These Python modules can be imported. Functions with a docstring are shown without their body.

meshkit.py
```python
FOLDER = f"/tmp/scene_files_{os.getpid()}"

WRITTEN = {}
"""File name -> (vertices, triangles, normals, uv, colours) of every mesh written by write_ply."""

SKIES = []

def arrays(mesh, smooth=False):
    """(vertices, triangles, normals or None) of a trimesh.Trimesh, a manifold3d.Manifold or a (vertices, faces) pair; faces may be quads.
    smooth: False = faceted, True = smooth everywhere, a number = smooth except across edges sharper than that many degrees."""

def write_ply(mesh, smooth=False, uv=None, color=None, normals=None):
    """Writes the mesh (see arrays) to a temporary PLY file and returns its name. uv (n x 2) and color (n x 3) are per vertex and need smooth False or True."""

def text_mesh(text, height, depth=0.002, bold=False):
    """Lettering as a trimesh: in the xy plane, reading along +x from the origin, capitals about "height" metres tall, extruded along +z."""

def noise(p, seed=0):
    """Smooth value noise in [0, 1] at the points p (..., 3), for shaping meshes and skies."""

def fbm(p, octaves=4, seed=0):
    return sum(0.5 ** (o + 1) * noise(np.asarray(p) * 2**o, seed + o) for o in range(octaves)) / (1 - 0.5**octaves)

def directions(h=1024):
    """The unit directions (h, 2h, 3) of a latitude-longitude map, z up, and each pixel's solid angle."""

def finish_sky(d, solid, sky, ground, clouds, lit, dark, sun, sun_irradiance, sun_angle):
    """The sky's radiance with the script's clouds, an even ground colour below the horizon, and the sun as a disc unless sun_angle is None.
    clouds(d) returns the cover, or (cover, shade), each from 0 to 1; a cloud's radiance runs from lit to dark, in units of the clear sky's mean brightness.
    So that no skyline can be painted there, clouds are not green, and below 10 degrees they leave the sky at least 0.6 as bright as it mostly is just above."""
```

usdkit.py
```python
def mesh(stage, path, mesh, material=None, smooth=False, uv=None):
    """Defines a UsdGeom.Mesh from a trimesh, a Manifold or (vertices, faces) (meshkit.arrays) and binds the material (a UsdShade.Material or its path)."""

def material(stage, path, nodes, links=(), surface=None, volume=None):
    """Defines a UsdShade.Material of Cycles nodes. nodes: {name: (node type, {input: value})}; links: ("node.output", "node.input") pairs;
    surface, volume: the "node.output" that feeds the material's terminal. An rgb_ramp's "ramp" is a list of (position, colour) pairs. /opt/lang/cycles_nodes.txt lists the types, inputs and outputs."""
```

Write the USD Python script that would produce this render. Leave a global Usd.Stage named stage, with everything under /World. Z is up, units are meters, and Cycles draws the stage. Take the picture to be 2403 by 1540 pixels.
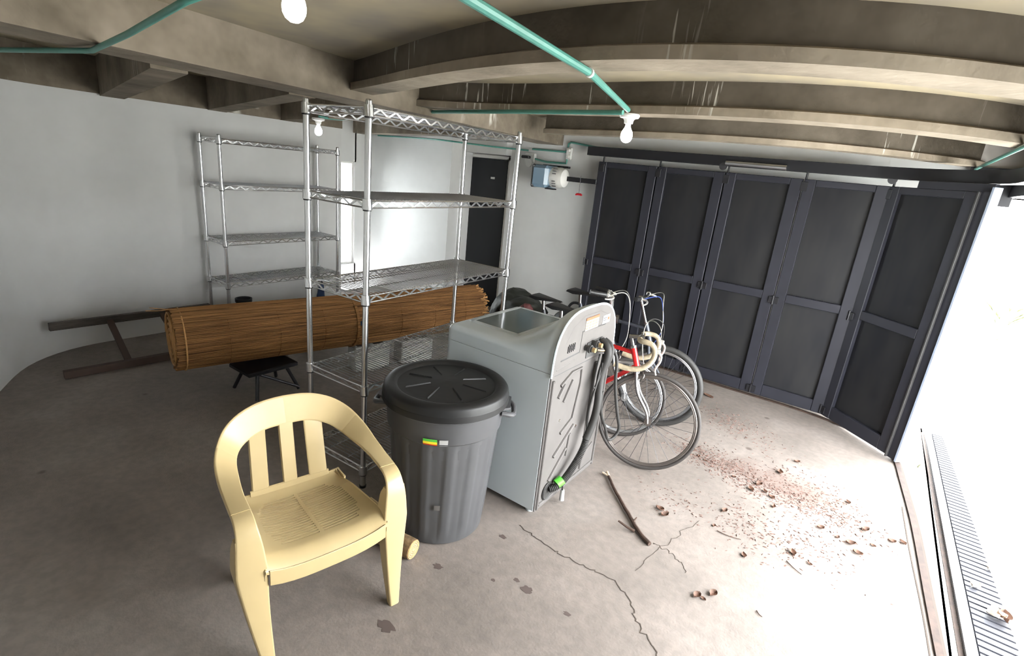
import math, random
import numpy as np, trimesh, usdkit, meshkit
from pxr import Usd, UsdGeom, UsdLux, UsdShade, Gf, Sdf, Vt

stage = Usd.Stage.CreateInMemory()
UsdGeom.SetStageUpAxis(stage, 'Z'); UsdGeom.SetStageMetersPerUnit(stage, 1.0)
UsdGeom.Xform.Define(stage, '/World'); UsdGeom.Scope.Define(stage, '/World/Looks')
random.seed(5); rng = np.random.default_rng(5); PI = math.pi

# ------------------------------------------------------------------ camera, sky, exposure
F, PITCH, ROLL, CAMH = 1208.0, .299, .104, 1.678
TH = math.radians(-34.2)
CX, CY = 1201.5, 770.0
def _cam():
    fw = np.array([0, math.cos(PITCH), -math.sin(PITCH)]); r0 = np.array([1., 0, 0]); u0 = np.cross(r0, fw)
    r = math.cos(ROLL)*r0 + math.sin(ROLL)*u0; u = -math.sin(ROLL)*r0 + math.cos(ROLL)*u0
    M = np.array([[math.cos(TH), math.sin(TH), 0], [-math.sin(TH), math.cos(TH), 0], [0, 0, 1.]])
    return M @ r, M @ u, M @ fw
CR, CU, CF = _cam(); EYE = np.array([0, 0, CAMH])
cam = UsdGeom.Camera.Define(stage, '/World/Camera')
m = np.eye(4); m[0, :3] = CR; m[1, :3] = CU; m[2, :3] = -CF; m[3, :3] = EYE
cam.AddTransformOp().Set(Gf.Matrix4d(*m.ravel().tolist()))
cam.CreateHorizontalApertureAttr(36.0); cam.CreateVerticalApertureAttr(36.0*1540/2403)
cam.CreateFocalLengthAttr(36.0*F/2403); cam.CreateClippingRangeAttr(Gf.Vec2f(.02, 500))
cam.CreateExposureAttr(0.0)
SKY, BULB = 7.5, 20.0
dome = UsdLux.DomeLight.Define(stage, '/World/Sky')
dome.CreateIntensityAttr(SKY); dome.CreateColorAttr(Gf.Vec3f(.95, .98, 1.0))

def ray(px, py): return CF + (px-CX)/F*CR - (py-CY)/F*CU
def W(px, py, z=0.0):
    d = ray(px, py); return EYE + d*(z-CAMH)/d[2]
def AX(px, py, x):
    d = ray(px, py); return EYE + d*x/d[0]
def AY(px, py, y):
    d = ray(px, py); return EYE + d*y/d[1]

# ------------------------------------------------------------------ materials
LOOK = {}
def pm(name, color, rough=.5, metal=0., var=0., vscale=6., bump=0., bscale=60., spec=.5, extra=None, color2=None, stretch=None, prerot=None, **kw):
    path = '/World/Looks/' + name
    p = dict(roughness=rough, metallic=metal, specular_ior_level=spec, base_color=color); p.update(kw)
    nodes, links = {'p': ('principled_bsdf', p)}, []
    if var or bump or color2: nodes['g'] = ('geometry', {})
    src = 'g.position'
    if stretch:
        nodes['mp'] = ('mapping', {'scale': stretch}); links.append((src, 'mp.vector'))
        if prerot: nodes['mr'] = ('mapping', {'rotation': (0, 0, prerot)}); links[-1:] = [('g.position', 'mr.vector'), ('mr.vector', 'mp.vector')]
        src = 'mp.vector'
    if var or color2:
        nodes['n'] = ('noise_texture', {'scale': vscale, 'detail': 3.0, 'roughness': .6})
        a = tuple(c*(1-var) for c in color); b = tuple(min(1, c*(1+var)) for c in color) if color2 is None else color2
        nodes['r'] = ('rgb_ramp', {'ramp': [(.3, a), (.7, b)]})
        links += [(src, 'n.vector'), ('n.fac', 'r.fac'), ('r.color', 'p.base_color')]
    if bump:
        nodes['bn'] = ('noise_texture', {'scale': bscale, 'detail': 1.0}); nodes['b'] = ('bump', {'strength': bump, 'distance': .01})
        links += [(src, 'bn.vector'), ('bn.fac', 'b.height'), ('b.normal', 'p.normal')]
    LOOK[name] = usdkit.material(stage, path, nodes, links, surface='p.BSDF'); return name
pm('plaster', (.56, .56, .55), .9, var=.05, vscale=2.5)
pm('plaster_warm', (.5, .47, .44), .9, var=.1, vscale=3)
pm('slab_concrete', (.30, .26, .21), .95, var=.25, vscale=2.2, color2=(.36, .30, .19))
pm('cream_plastic', (.47, .365, .19), .33, var=.03, vscale=5)
pm('grey_plastic', (.062, .062, .066), .5, var=.08, vscale=7)
pm('black_plastic', (.012, .012, .013), .42)
pm('lid_plastic', (.013, .013, .0135), .45, spec=.35, bump=.05, bscale=30)
pm('enamel', (.50, .55, .575), .32)
pm('galvanised', (.115, .107, .103), .6, .0, spec=.25, var=.07, vscale=9)
pm('galv_dark', (.045, .044, .044), .5, .0, var=.1)
pm('lid_glass', (.10, .125, .12), .12, spec=.6)
pm('chrome', (.78, .79, .80), .22, 1.0)
pm('chrome_dull', (.55, .56, .58), .3, 1.0)
pm('bike_chrome', (.30, .29, .285), .22, 1.0)
pm('bright_steel', (.8, .8, .8), .2, 1.0)
pm('reed', (.125, .058, .022), .8, var=.4, vscale=9, color2=(.27, .135, .048), stretch=(9, .3, 9), prerot=.247, spec=.2)
pm('reed_light', (.36, .185, .062), .75, var=.25, vscale=25)
pm('door_paint', (.010, .0105, .0145), .5, spec=.28, var=.22, vscale=1.6, color2=(.019, .019, .020), stretch=(3, 3, .8))
pm('frame_paint', (.019, .0195, .027), .45, spec=.35, var=.15, vscale=3)
pm('frame_edge', (.30, .35, .45), .45)
pm('black_steel', (.012, .012, .015), .4, .2)
pm('dark_door', (.006, .007, .01), .45)
pm('conduit', (.065, .22, .18), .45, var=.1, vscale=8)
pm('porcelain', (.8, .8, .78), .3)
pm('white_plastic', (.72, .71, .68), .4)
pm('motor_cover', (.17, .25, .33), .2)
pm('rim_dark', (.16, .14, .13), .35, .8)
pm('rubber', (.025, .024, .023), .6)
pm('rubber_brown', (.032, .027, .025), .65)
pm('red_paint', (.55, .015, .015), .25)
pm('bar_tape', (.36, .30, .21), .6, var=.25, vscale=40)
pm('steel_dark', (.05, .05, .055), .4, .5)
pm('frame_blue', (.05, .055, .07), .3, .2)
pm('old_wood', (.075, .064, .055), .8, var=.3, vscale=8, stretch=(6, 1, 6))
pm('rung_wood', (.07, .045, .035), .8)
pm('bark', (.20, .125, .06), .85, var=.5, vscale=28, bump=.5, bscale=50)
pm('cut_wood', (.62, .43, .17), .75, var=.2, vscale=60)
pm('branch', (.06, .035, .025), .8, var=.3, vscale=40)
pm('branch_cut', (.5, .4, .3), .8)
pm('leaf_brown', (.12, .062, .04), .7, var=.35, vscale=40)
pm('leaf_pale', (.60, .50, .40), .7, var=.2, vscale=40)
pm('litter', (.13, .075, .06), .85, var=.4, vscale=60)
pm('tarp', (.018, .02, .016), .6, bump=.3, bscale=25)
pm('bag_black', (.010, .010, .012), .45, bump=.2, bscale=25)
pm('bag_red', (.08, .02, .02), .6)
pm('green_clip', (.12, .75, .06), .4)
pm('orange_label', (.40, .09, .035), .5); pm('cream_label', (.36, .31, .25), .5); pm('white_label', (.45, .45, .45), .5)
pm('ink', (.08, .08, .09), .5); pm('ink_orange', (.6, .25, .12), .5)
pm('yellow_label', (.85, .65, .03), .5); pm('green_label', (.1, .5, .06), .5); pm('red_label', (.8, .08, .02), .5)
pm('brass', (.55, .42, .22), .35, .9)
pm('grate', (.035, .036, .045), .55, var=.1)
pm('grate_frame', (.22, .22, .235), .5, .2)
pm('rail_rust', (.045, .026, .018), .7, .2, var=.4, vscale=20)
pm('paving', (.75, .74, .70), .9, var=.08, vscale=3)
pm('stain', (.085, .062, .055), .85)
pm('crack', (.07, .055, .045), .95)
pm('block', (.42, .42, .40), .9, var=.15, vscale=14, bump=.3)
pm('blue_cloth', (.03, .06, .14), .8)
pm('weed', (.34, .36, .22), .7, var=.3, vscale=30)
pm('red_handle', (.45, .01, .02), .4)
pm('lever', (.75, .74, .70), .3, .7)
pm('cable_blue', (.03, .06, .25), .4); pm('cable_white', (.35, .34, .31), .4)
pm('socket_white', (.62, .62, .60), .4)
usdkit.material(stage, '/World/Looks/bulb_glow', {'e': ('emission', {'color': (1.0, .97, .93), 'strength': BULB})}, surface='e.emission'); LOOK['bulb_glow'] = UsdShade.Material.Get(stage, '/World/Looks/bulb_glow')
usdkit.material(stage, '/World/Looks/pane', {'t': ('transparent_bsdf', {'color': (.95, .97, .97)}), 'g': ('glossy_bsdf', {'roughness': .05, 'color': (.9, .9, .9)}), 'f': ('fresnel', {'IOR': 1.45}), 'm': ('mix_closure', {})},
                [('f.fac', 'm.fac'), ('t.BSDF', 'm.closure1'), ('g.BSDF', 'm.closure2')], surface='m.closure'); LOOK['pane'] = UsdShade.Material.Get(stage, '/World/Looks/pane')

def floor_material():
    # concrete screed: big soft tone changes, fine grain, old oil stains and an earth-coloured swept patch
    n = {'g': ('geometry', {}), 'n1': ('noise_texture', {'scale': 1.1, 'detail': 4.0, 'roughness': .62}), 'r1': ('rgb_ramp', {'ramp': [(.28, (.150, .132, .118)), (.5, (.215, .185, .165)), (.74, (.275, .245, .225))]}),
         'n2': ('noise_texture', {'scale': 26., 'detail': 2.0}), 'r2': ('rgb_ramp', {'ramp': [(.35, (.88, .88, .88)), (.65, (1.06, 1.05, 1.04))]}), 'm': ('mix_color', {'blend_type': 'multiply', 'fac': .8, 'use_clamp': False}),
         'v': ('voronoi_texture', {'scale': 2.3, 'randomness': 1.0}), 'rv': ('rgb_ramp', {'ramp': [(.035, (.35, .30, .28)), (.065, (1, 1, 1))]}), 'm2': ('mix_color', {'blend_type': 'multiply', 'fac': .75, 'use_clamp': False}),
         'mp': ('mapping', {'location': (.1, -3.3, 0), 'scale': (1, 1, 1)}), 'mr': ('mapping', {'rotation': (0, 0, .62), 'scale': (.95, 2.6, 1)}), 'gs': ('gradient_texture', {'gradient_type': 'quadratic_sphere'}),
         'n3': ('noise_texture', {'scale': 7., 'detail': 3.0, 'roughness': .7}), 'mm': ('math', {'math_type': 'multiply'}), 'rm': ('rgb_ramp', {'ramp': [(.10, (0, 0, 0)), (.32, (.75, .75, .75))]}),
         'm3': ('mix_color', {'b': (.165, .118, .10)}),
         'bn': ('noise_texture', {'scale': 90., 'detail': 1.0}), 'b': ('bump', {'strength': .12, 'distance': .01}), 'p': ('principled_bsdf', {'roughness': .72, 'specular_ior_level': .3})}
    l = [('g.position', 'n1.vector'), ('g.position', 'n2.vector'), ('g.position', 'v.vector'), ('g.position', 'n3.vector'), ('g.position', 'bn.vector'), ('n1.fac', 'r1.fac'), ('n2.fac', 'r2.fac'), ('r1.color', 'm.a'), ('r2.color', 'm.b'),
         ('v.distance', 'rv.fac'), ('m.result', 'm2.a'), ('rv.color', 'm2.b'), ('g.position', 'mp.vector'), ('mp.vector', 'mr.vector'), ('mr.vector', 'gs.vector'), ('gs.fac', 'mm.value1'), ('n3.fac', 'mm.value2'), ('mm.value', 'rm.fac'),
         ('m2.result', 'm3.a'), ('rm.color', 'm3.fac'), ('m3.result', 'p.base_color'), ('bn.fac', 'b.height'), ('b.normal', 'p.normal')]
    LOOK['floor'] = usdkit.material(stage, '/World/Looks/floor', n, l, surface='p.BSDF')
floor_material()
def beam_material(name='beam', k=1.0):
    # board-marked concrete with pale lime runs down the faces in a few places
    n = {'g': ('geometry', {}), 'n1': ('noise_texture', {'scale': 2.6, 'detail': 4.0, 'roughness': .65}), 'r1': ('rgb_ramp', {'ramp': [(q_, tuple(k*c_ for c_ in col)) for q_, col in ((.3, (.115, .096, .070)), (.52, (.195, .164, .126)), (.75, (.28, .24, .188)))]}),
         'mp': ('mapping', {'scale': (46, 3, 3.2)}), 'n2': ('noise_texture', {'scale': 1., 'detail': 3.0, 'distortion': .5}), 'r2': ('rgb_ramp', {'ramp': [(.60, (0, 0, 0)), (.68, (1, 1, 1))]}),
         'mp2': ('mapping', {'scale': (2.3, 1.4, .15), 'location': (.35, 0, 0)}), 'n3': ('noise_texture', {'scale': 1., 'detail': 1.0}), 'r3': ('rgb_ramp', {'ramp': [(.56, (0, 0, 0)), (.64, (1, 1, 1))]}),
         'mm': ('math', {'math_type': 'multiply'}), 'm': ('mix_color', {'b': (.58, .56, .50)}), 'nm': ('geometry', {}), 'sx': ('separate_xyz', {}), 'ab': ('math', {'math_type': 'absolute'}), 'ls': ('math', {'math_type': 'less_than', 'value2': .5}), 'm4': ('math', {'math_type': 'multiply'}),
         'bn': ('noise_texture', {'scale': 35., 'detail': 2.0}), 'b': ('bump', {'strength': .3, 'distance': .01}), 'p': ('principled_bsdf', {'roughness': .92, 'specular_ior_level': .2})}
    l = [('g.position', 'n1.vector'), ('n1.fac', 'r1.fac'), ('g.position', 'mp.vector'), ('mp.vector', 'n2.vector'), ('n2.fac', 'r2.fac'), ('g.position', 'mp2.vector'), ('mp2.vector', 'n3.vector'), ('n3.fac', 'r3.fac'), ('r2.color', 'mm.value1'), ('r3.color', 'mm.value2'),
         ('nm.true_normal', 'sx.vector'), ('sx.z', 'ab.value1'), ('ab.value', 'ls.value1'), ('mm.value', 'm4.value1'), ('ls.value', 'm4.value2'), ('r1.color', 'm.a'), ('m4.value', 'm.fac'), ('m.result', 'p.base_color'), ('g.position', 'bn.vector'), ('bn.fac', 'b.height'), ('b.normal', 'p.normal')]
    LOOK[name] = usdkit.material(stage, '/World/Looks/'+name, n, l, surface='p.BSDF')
beam_material(); beam_material('beam_web', .48); beam_material('beam_flange_bounce', 1.22)  # same concrete: web darker, grimy; flange lightened for bounce from the floor

# ------------------------------------------------------------------ mesh helpers
def nrm(v): v = np.asarray(v, float); return v/(np.linalg.norm(v)+1e-12)
def box(c, s, b=0.):
    c, h = np.asarray(c, float), np.asarray(s, float)/2
    if b <= 0: return trimesh.creation.box(extents=2*h, transform=trimesh.transformations.translation_matrix(c))
    pts = []
    for sx in (-1, 1):
        for sy in (-1, 1):
            for sz in (-1, 1):
                S = np.array([sx, sy, sz])
                for k in range(3):
                    q = h-b; q = q.copy(); q[k] = h[k]; pts.append(c+S*q)
    return trimesh.convex.convex_hull(np.array(pts))
def hull(pts): return trimesh.convex.convex_hull(np.asarray(pts, float))
def beamb(a, b, w, t, up=(0, 0, 1)):       # rectangular bar from a to b: w sideways, t along up
    a, b = np.asarray(a, float), np.asarray(b, float); d = nrm(b-a); s = nrm(np.cross(d, up)); u = np.cross(s, d)
    return hull([p+i*s*w/2+j*u*t/2 for p in (a, b) for i in (-1, 1) for j in (-1, 1)])
def frames(P):
    P = np.asarray(P, float); t = np.gradient(P, axis=0); t /= np.linalg.norm(t, axis=1, keepdims=True)+1e-12
    n0 = nrm(np.cross(t[0], [0, 0, 1.] if abs(t[0][2]) < .9 else [1., 0, 0])); N = [n0]
    for i in range(1, len(P)):
        n = N[-1]-t[i]*(N[-1]@t[i]); N.append(nrm(n))
    N = np.array(N); return t, N, np.cross(t, N)
def tube(P, r, n=8, closed=False, cap=True):
    P = np.asarray(P, float); k = len(P); t, N, B = frames(P)
    if closed:
        Pn = np.vstack([P[-1:], P, P[:1]]); t = Pn[2:]-Pn[:-2]; t /= np.linalg.norm(t, axis=1, keepdims=True)
        ax = nrm(np.cross(P[0]-P.mean(0), P[k//4]-P.mean(0))); N = np.cross(t, ax); B = np.tile(ax, (k, 1))
    r = np.broadcast_to(r, (k,)); a = np.arange(n)*2*PI/n
    v = (P[:, None]+r[:, None, None]*(np.cos(a)[None, :, None]*N[:, None]+np.sin(a)[None, :, None]*B[:, None])).reshape(-1, 3)
    f = []
    for i in range(k if closed else k-1):
        i2 = (i+1) % k
        for j in range(n):
            j2 = (j+1) % n; f += [[i*n+j, i*n+j2, i2*n+j2], [i*n+j, i2*n+j2, i2*n+j]]
    if cap and not closed:
        v = np.vstack([v, P[:1], P[-1:]]); c0, c1 = len(v)-2, len(v)-1
        for j in range(n):
            j2 = (j+1) % n; f += [[c0, j2, j], [c1, (k-1)*n+j, (k-1)*n+j2]]
    m = trimesh.Trimesh(v, np.array(f), process=False); m.fix_normals() if False else None
    return m
def cyl(a, b, r, n=12, r2=None): return tube([a, b], [r, r if r2 is None else r2], n)
def lathe(prof, n=40, c=(0, 0, 0), axis=(0, 0, 1), mod=None):
    prof = np.asarray(prof, float); a = np.arange(n)*2*PI/n; ax = nrm(axis); s = nrm(np.cross([0, 1., 0] if abs(ax[1]) < .9 else [1., 0, 0], ax)); q = np.cross(ax, s)
    v = []
    for i, (r, z) in enumerate(prof):
        rr = np.full(n, r) if mod is None else np.array([mod(r, z, x) for x in a])
        v.append(np.asarray(c)+z*ax+rr[:, None]*(np.cos(a)[:, None]*s+np.sin(a)[:, None]*q))
    v = np.vstack(v); f = []
    for i in range(len(prof)-1):
        for j in range(n):
            j2 = (j+1) % n; f += [[i*n+j, i*n+j2, (i+1)*n+j2], [i*n+j, (i+1)*n+j2, (i+1)*n+j]]
    return trimesh.Trimesh(v, np.array(f), process=False)
def prism(poly, z0, z1):                   # polygon in xy pushed from z0 to z1
    from shapely.geometry import Polygon
    p = Polygon(poly); mm = trimesh.creation.extrude_polygon(p, z1-z0, engine='earcut'); mm.apply_translation([0, 0, z0]); return mm
def spline(P, n=40, closed=False):
    from scipy.interpolate import CubicSpline
    P = np.asarray(P, float)
    if closed: P = np.vstack([P, P[:1]])
    d = np.r_[0, np.cumsum(np.linalg.norm(np.diff(P, axis=0), axis=1))]
    cs = CubicSpline(d, P, bc_type='periodic' if closed else 'natural'); x = np.linspace(0, d[-1], n+closed)
    return cs(x)[:n]
def sweep(P, Wv, T, half_w, half_t, bev=.3):   # band along P with width vectors Wv, thickness vectors T; octagonal section
    P, Wv, T = (np.asarray(x, float) for x in (P, Wv, T)); k = len(P); hw, ht = np.broadcast_to(half_w, (k,)), np.broadcast_to(half_t, (k,))
    sec = [(-1, -1+bev*0), (1, -1), (1, 1), (-1, 1)]
    sec = [(-.86, -1), (.86, -1), (1, -.3), (1, .3), (.86, 1), (-.86, 1), (-1, .3), (-1, -.3)]
    n = len(sec); v = np.vstack([[P[i]+a*hw[i]*Wv[i]+b*ht[i]*T[i] for a, b in sec] for i in range(k)]); f = []
    for i in range(k-1):
        for j in range(n):
            j2 = (j+1) % n; f += [[i*n+j, i*n+j2, (i+1)*n+j2], [i*n+j, (i+1)*n+j2, (i+1)*n+j]]
    for j in range(1, n-1): f += [[0, j+1, j], [(k-1)*n, (k-1)*n+j, (k-1)*n+j+1]]
    mm = trimesh.Trimesh(v, np.array(f), process=False); trimesh.repair.fix_normals(mm); return mm
def sheet(G, mask, th):                    # grid of points (a,b,3), cells kept where mask, thickened along -normal approx (0,0,-1)
    G = np.asarray(G, float); a, b = G.shape[:2]; top = G.reshape(-1, 3); bot = top-np.array([0, 0, th]); v = np.vstack([top, bot]); o = a*b; f = []
    I = lambda i, j: i*b+j
    for i in range(a-1):
        for j in range(b-1):
            if not mask[i, j]: continue
            q = [I(i, j), I(i+1, j), I(i+1, j+1), I(i, j+1)]
            f += [[q[0], q[1], q[2]], [q[0], q[2], q[3]], [o+q[0], o+q[2], o+q[1]], [o+q[0], o+q[3], o+q[2]]]
            for (di, dj, e) in ((-1, 0, (q[3], q[0])), (1, 0, (q[1], q[2])), (0, -1, (q[0], q[1])), (0, 1, (q[2], q[3]))):
                ii, jj = i+di, j+dj
                if ii < 0 or jj < 0 or ii >= a-1 or jj >= b-1 or not mask[ii, jj]:
                    s, t = e; f += [[s, o+s, o+t], [s, o+t, t]]
    mm = trimesh.Trimesh(v, np.array(f), process=False); mm.remove_unreferenced_vertices(); return mm
def rail_sec(P, sec):
    P = np.asarray(P, float); t = np.gradient(P, axis=0); t /= np.linalg.norm(t, axis=1, keepdims=True); nn = np.stack([-t[:, 1], t[:, 0], 0*t[:, 0]], 1); n = len(sec)
    v = np.array([P[i]+nn[i]*a+[0, 0, z] for i in range(len(P)) for a, z in sec]); f = []
    for i in range(len(P)-1):
        for j in range(n):
            j2 = (j+1) % n; f += [[i*n+j, (i+1)*n+j, (i+1)*n+j2], [i*n+j, (i+1)*n+j2, i*n+j2]]
    for j in range(1, n-1): f += [[0, j, j+1], [(len(P)-1)*n, (len(P)-1)*n+j+1, (len(P)-1)*n+j]]
    mm = trimesh.Trimesh(v, np.array(f), process=False); trimesh.repair.fix_normals(mm); return mm
def cat(L): return trimesh.util.concatenate(L)
def xf(mm, M): mm = mm.copy(); mm.apply_transform(M); return mm
def T4(loc=(0, 0, 0), rz=0., s=1.):
    M = np.eye(4); c, q = math.cos(rz), math.sin(rz); M[:2, :2] = [[c, -q], [q, c]]; M[:3, :3] *= s; M[:3, 3] = loc; return M

# ------------------------------------------------------------------ scene helpers
USED = {}
def numbered(parent, name):
    k = (parent, name); n = USED.get(k, -1)+1; USED[k] = n
    return f'{parent}/{name}' + (f'_{n:03d}' if n else '')
def tag(pr, label=None, category=None, group=None, kind=None):
    for k, v in (('label', label), ('category', category), ('group', group), ('kind', kind)):
        if v: pr.SetCustomDataByKey(k, v)
    return pr
def obj(name, mesh, mat, parent=None, smooth=35, **kw):
    if isinstance(mesh, list): mesh = cat(mesh)
    path = numbered('/World' if parent is None else str(parent.GetPath()), name)
    return tag(usdkit.mesh(stage, path, mesh, LOOK[mat] if not isinstance(LOOK[mat], str) else LOOK[mat], smooth=smooth).GetPrim(), **kw)
def thing(name, label, category, loc=(0, 0, 0), rz=0., group=None, kind=None):
    x = UsdGeom.Xform.Define(stage, numbered('/World', name)); x.AddTranslateOp().Set(Gf.Vec3d(*map(float, loc)))
    if rz: x.AddRotateZOp().Set(math.degrees(rz))
    return tag(x.GetPrim(), label, category, group, kind)
def dup(root, loc, rz=0., label=None, scale=None):
    was = root.GetCustomData(); x = UsdGeom.Xform.Define(stage, numbered('/World', root.GetName()))
    x.GetPrim().GetReferences().AddInternalReference(root.GetPath()); x.ClearXformOpOrder()
    t = x.AddTranslateOp(opSuffix='c'); t.Set(Gf.Vec3d(*map(float, loc))); r = x.AddRotateZOp(opSuffix='c'); r.Set(math.degrees(rz))
    if scale:
        x.AddScaleOp(opSuffix='c').Set(Gf.Vec3f(scale, scale, scale))
    x.GetPrim().SetInstanceable(True)
    return tag(x.GetPrim(), label or was.get('label'), was['category'], was.get('group'))
def struct(name, mesh, mat, smooth=False, label=None, parent=None):
    return obj(name, mesh, mat, parent, smooth, label=label, kind='structure' if parent is None else None)

# ================================================================== THE ROOM (x across towards the opening, y into the room)
GX = lambda y: -2.38-.12*(y-.5)            # right edge of the long girder
flo = struct('floor', box((-2.35, 1.3, -.06), (5.98, 7.6, .12)), 'floor', label='grey concrete garage floor with stains')
struct('ceiling', box((-2.4, 1.3, 2.25), (6.6, 7.6, .2)), 'slab_concrete', label='rough concrete ceiling slab between the beams')
wl = spline([(-4.9, 3.63), (-4.9, 3.0), (-4.9, 2.2), (-4.905, 1.6), (-4.88, 1.15), (-4.70, .86), (-4.29, .61), (-3.5, .09), (-2.2, -.77), (-.4, -1.96)], 90)
def wall_strip(off, z0, z1, thick=.25):
    t = np.gradient(wl, axis=0); t /= np.linalg.norm(t, axis=1, keepdims=True); nn = np.stack([-t[:, 1], t[:, 0]], 1)   # towards the room
    return rail_sec(np.c_[wl, np.zeros(len(wl))], [(off, z0), (off, z1), (-thick, z1), (-thick, z0)])
struct('wall_left', [wall_strip(0, 0, 1.9), box((-5.42, 3.53, .95), (.75, .2, 1.9))], 'plaster', label='white plastered wall on the left, curving round to the near side', smooth=40)
struct('wall_near', [box((.76, -.6, 1.075), (.24, 3.6, 2.15)), box((.3, -2.5, 1.075), (1.2, .3, 2.15))], 'plaster', label='unseen wall beside the opening, next to the camera, lengthened to cut daylight')  # unseen; long box drawn out to keep daylight off the near floor
struct('wall_back', prism([(-5.75, 4.5), (-4.11, 4.5), (-4.2, 5.0), (-5.75, 5.0)], 0, 2.15), 'plaster', label='white wall at the back, bright from the slot window')
struct('wall_door', [box((-3.9, 5.12, 1.075), (.8, .22, 2.15)), box((-3.87, 4.87, 1.98), (.66, .25, .34))], 'plaster', label='recessed wall round the small black door')
struct('wall_right', box((-1.57, 4.97, 1.075), (3.96, .24, 2.15)), 'plaster', label='white wall behind the folding door and the opener')
# slot window in the side of the back recess
struct('wall_window', [box((-5.55, 3.655, 1.075), (.06, .13, 2.15)), box((-5.55, 4.42, 1.075), (.06, .26, 2.15)), box((-5.55, 4.0, .145), (.06, .62, .29)), box((-5.55, 4.0, 1.855), (.06, .62, .59))], 'plaster', label='wall with the narrow slot window')
wn = thing('window_1', 'tall narrow slot window glaring with daylight at the back left', 'window', kind='structure')
obj('window_frame', [box((-5.565, 3.735, .925), (.03, .03, 1.27)), box((-5.565, 4.28, .925), (.03, .02, 1.27)), box((-5.565, 4.0, .30), (.03, .54, .02)), box((-5.565, 4.0, 1.55), (.03, .54, .02))], 'white_plastic', wn)
obj('pane', box((-5.57, 4.01, .925), (.006, .53, 1.24)), 'pane', wn)
# small black door in the recess
d2 = thing('door_2', 'narrow black door in the recess at the back', 'door', kind='structure')
obj('door_leaf', box((-3.93, 4.985, .885), (.54, .045, 1.75), .006), 'dark_door', d2)
obj('door_frame', [box((-3.63, 4.985, .9), (.05, .05, 1.8)), box((-3.92, 4.985, 1.785), (.62, .05, .035))], 'white_plastic', d2)
obj('name_plate', box((-3.86, 4.957, 1.55), (.06, .006, .025), .002), 'white_plastic', d2, label='small pale plate on the black door')
# unpainted band on top of the left wall
struct('trim_1', [wall_strip(.02, 1.9, 2.155), box((-5.42, 3.53, 2.03), (.75, .2, .25))], 'beam', label='bare concrete band along the top of the left wall', smooth=40)
# long girder and the joists left of it
def gbeam(name, a, b, w, z0, z1, label):
    a, b = np.array(a, float), np.array(b, float); d = nrm([b[0]-a[0], b[1]-a[1], 0]); s = np.array([-d[1], d[0], 0])
    pts = []
    for p, zz in ((a, z0[0]), (b, z0[1])):
        for q in (0, w): pts += [[*(p+s[:2]*q), zz], [*(p+s[:2]*q), z1]]
    return struct(name, hull(pts), 'beam', label=label)
gbeam('ceiling_girder', (GX(-1.2), -1.2), (GX(4.86), 4.86), .30, (1.955, 1.955), 2.16, 'long concrete girder running to the back under the ceiling')
gbeam('ceiling_joist', (-2.9, 1.115), (-4.95, 1.545), -.15, (1.952, 1.885), 2.16, 'concrete joist left of the girder, nearest the camera')
gbeam('ceiling_joist', (-2.9, 1.80), (-4.95, 2.30), -.15, (1.952, 1.895), 2.16, 'concrete joist left of the girder, over the left end of the back rack')
gbeam('ceiling_joist', (-2.9, 2.66), (-4.95, 2.95), -.15, (1.952, 1.897), 2.16, 'concrete joist left of the girder, over the bulb beside the rack')
gbeam('ceiling_joist', (-3.0, 3.62), (-5.6, 4.28), -.15, (1.92, 1.9), 2.16, 'concrete joist left of the girder, in front of the bright back wall')
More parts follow.
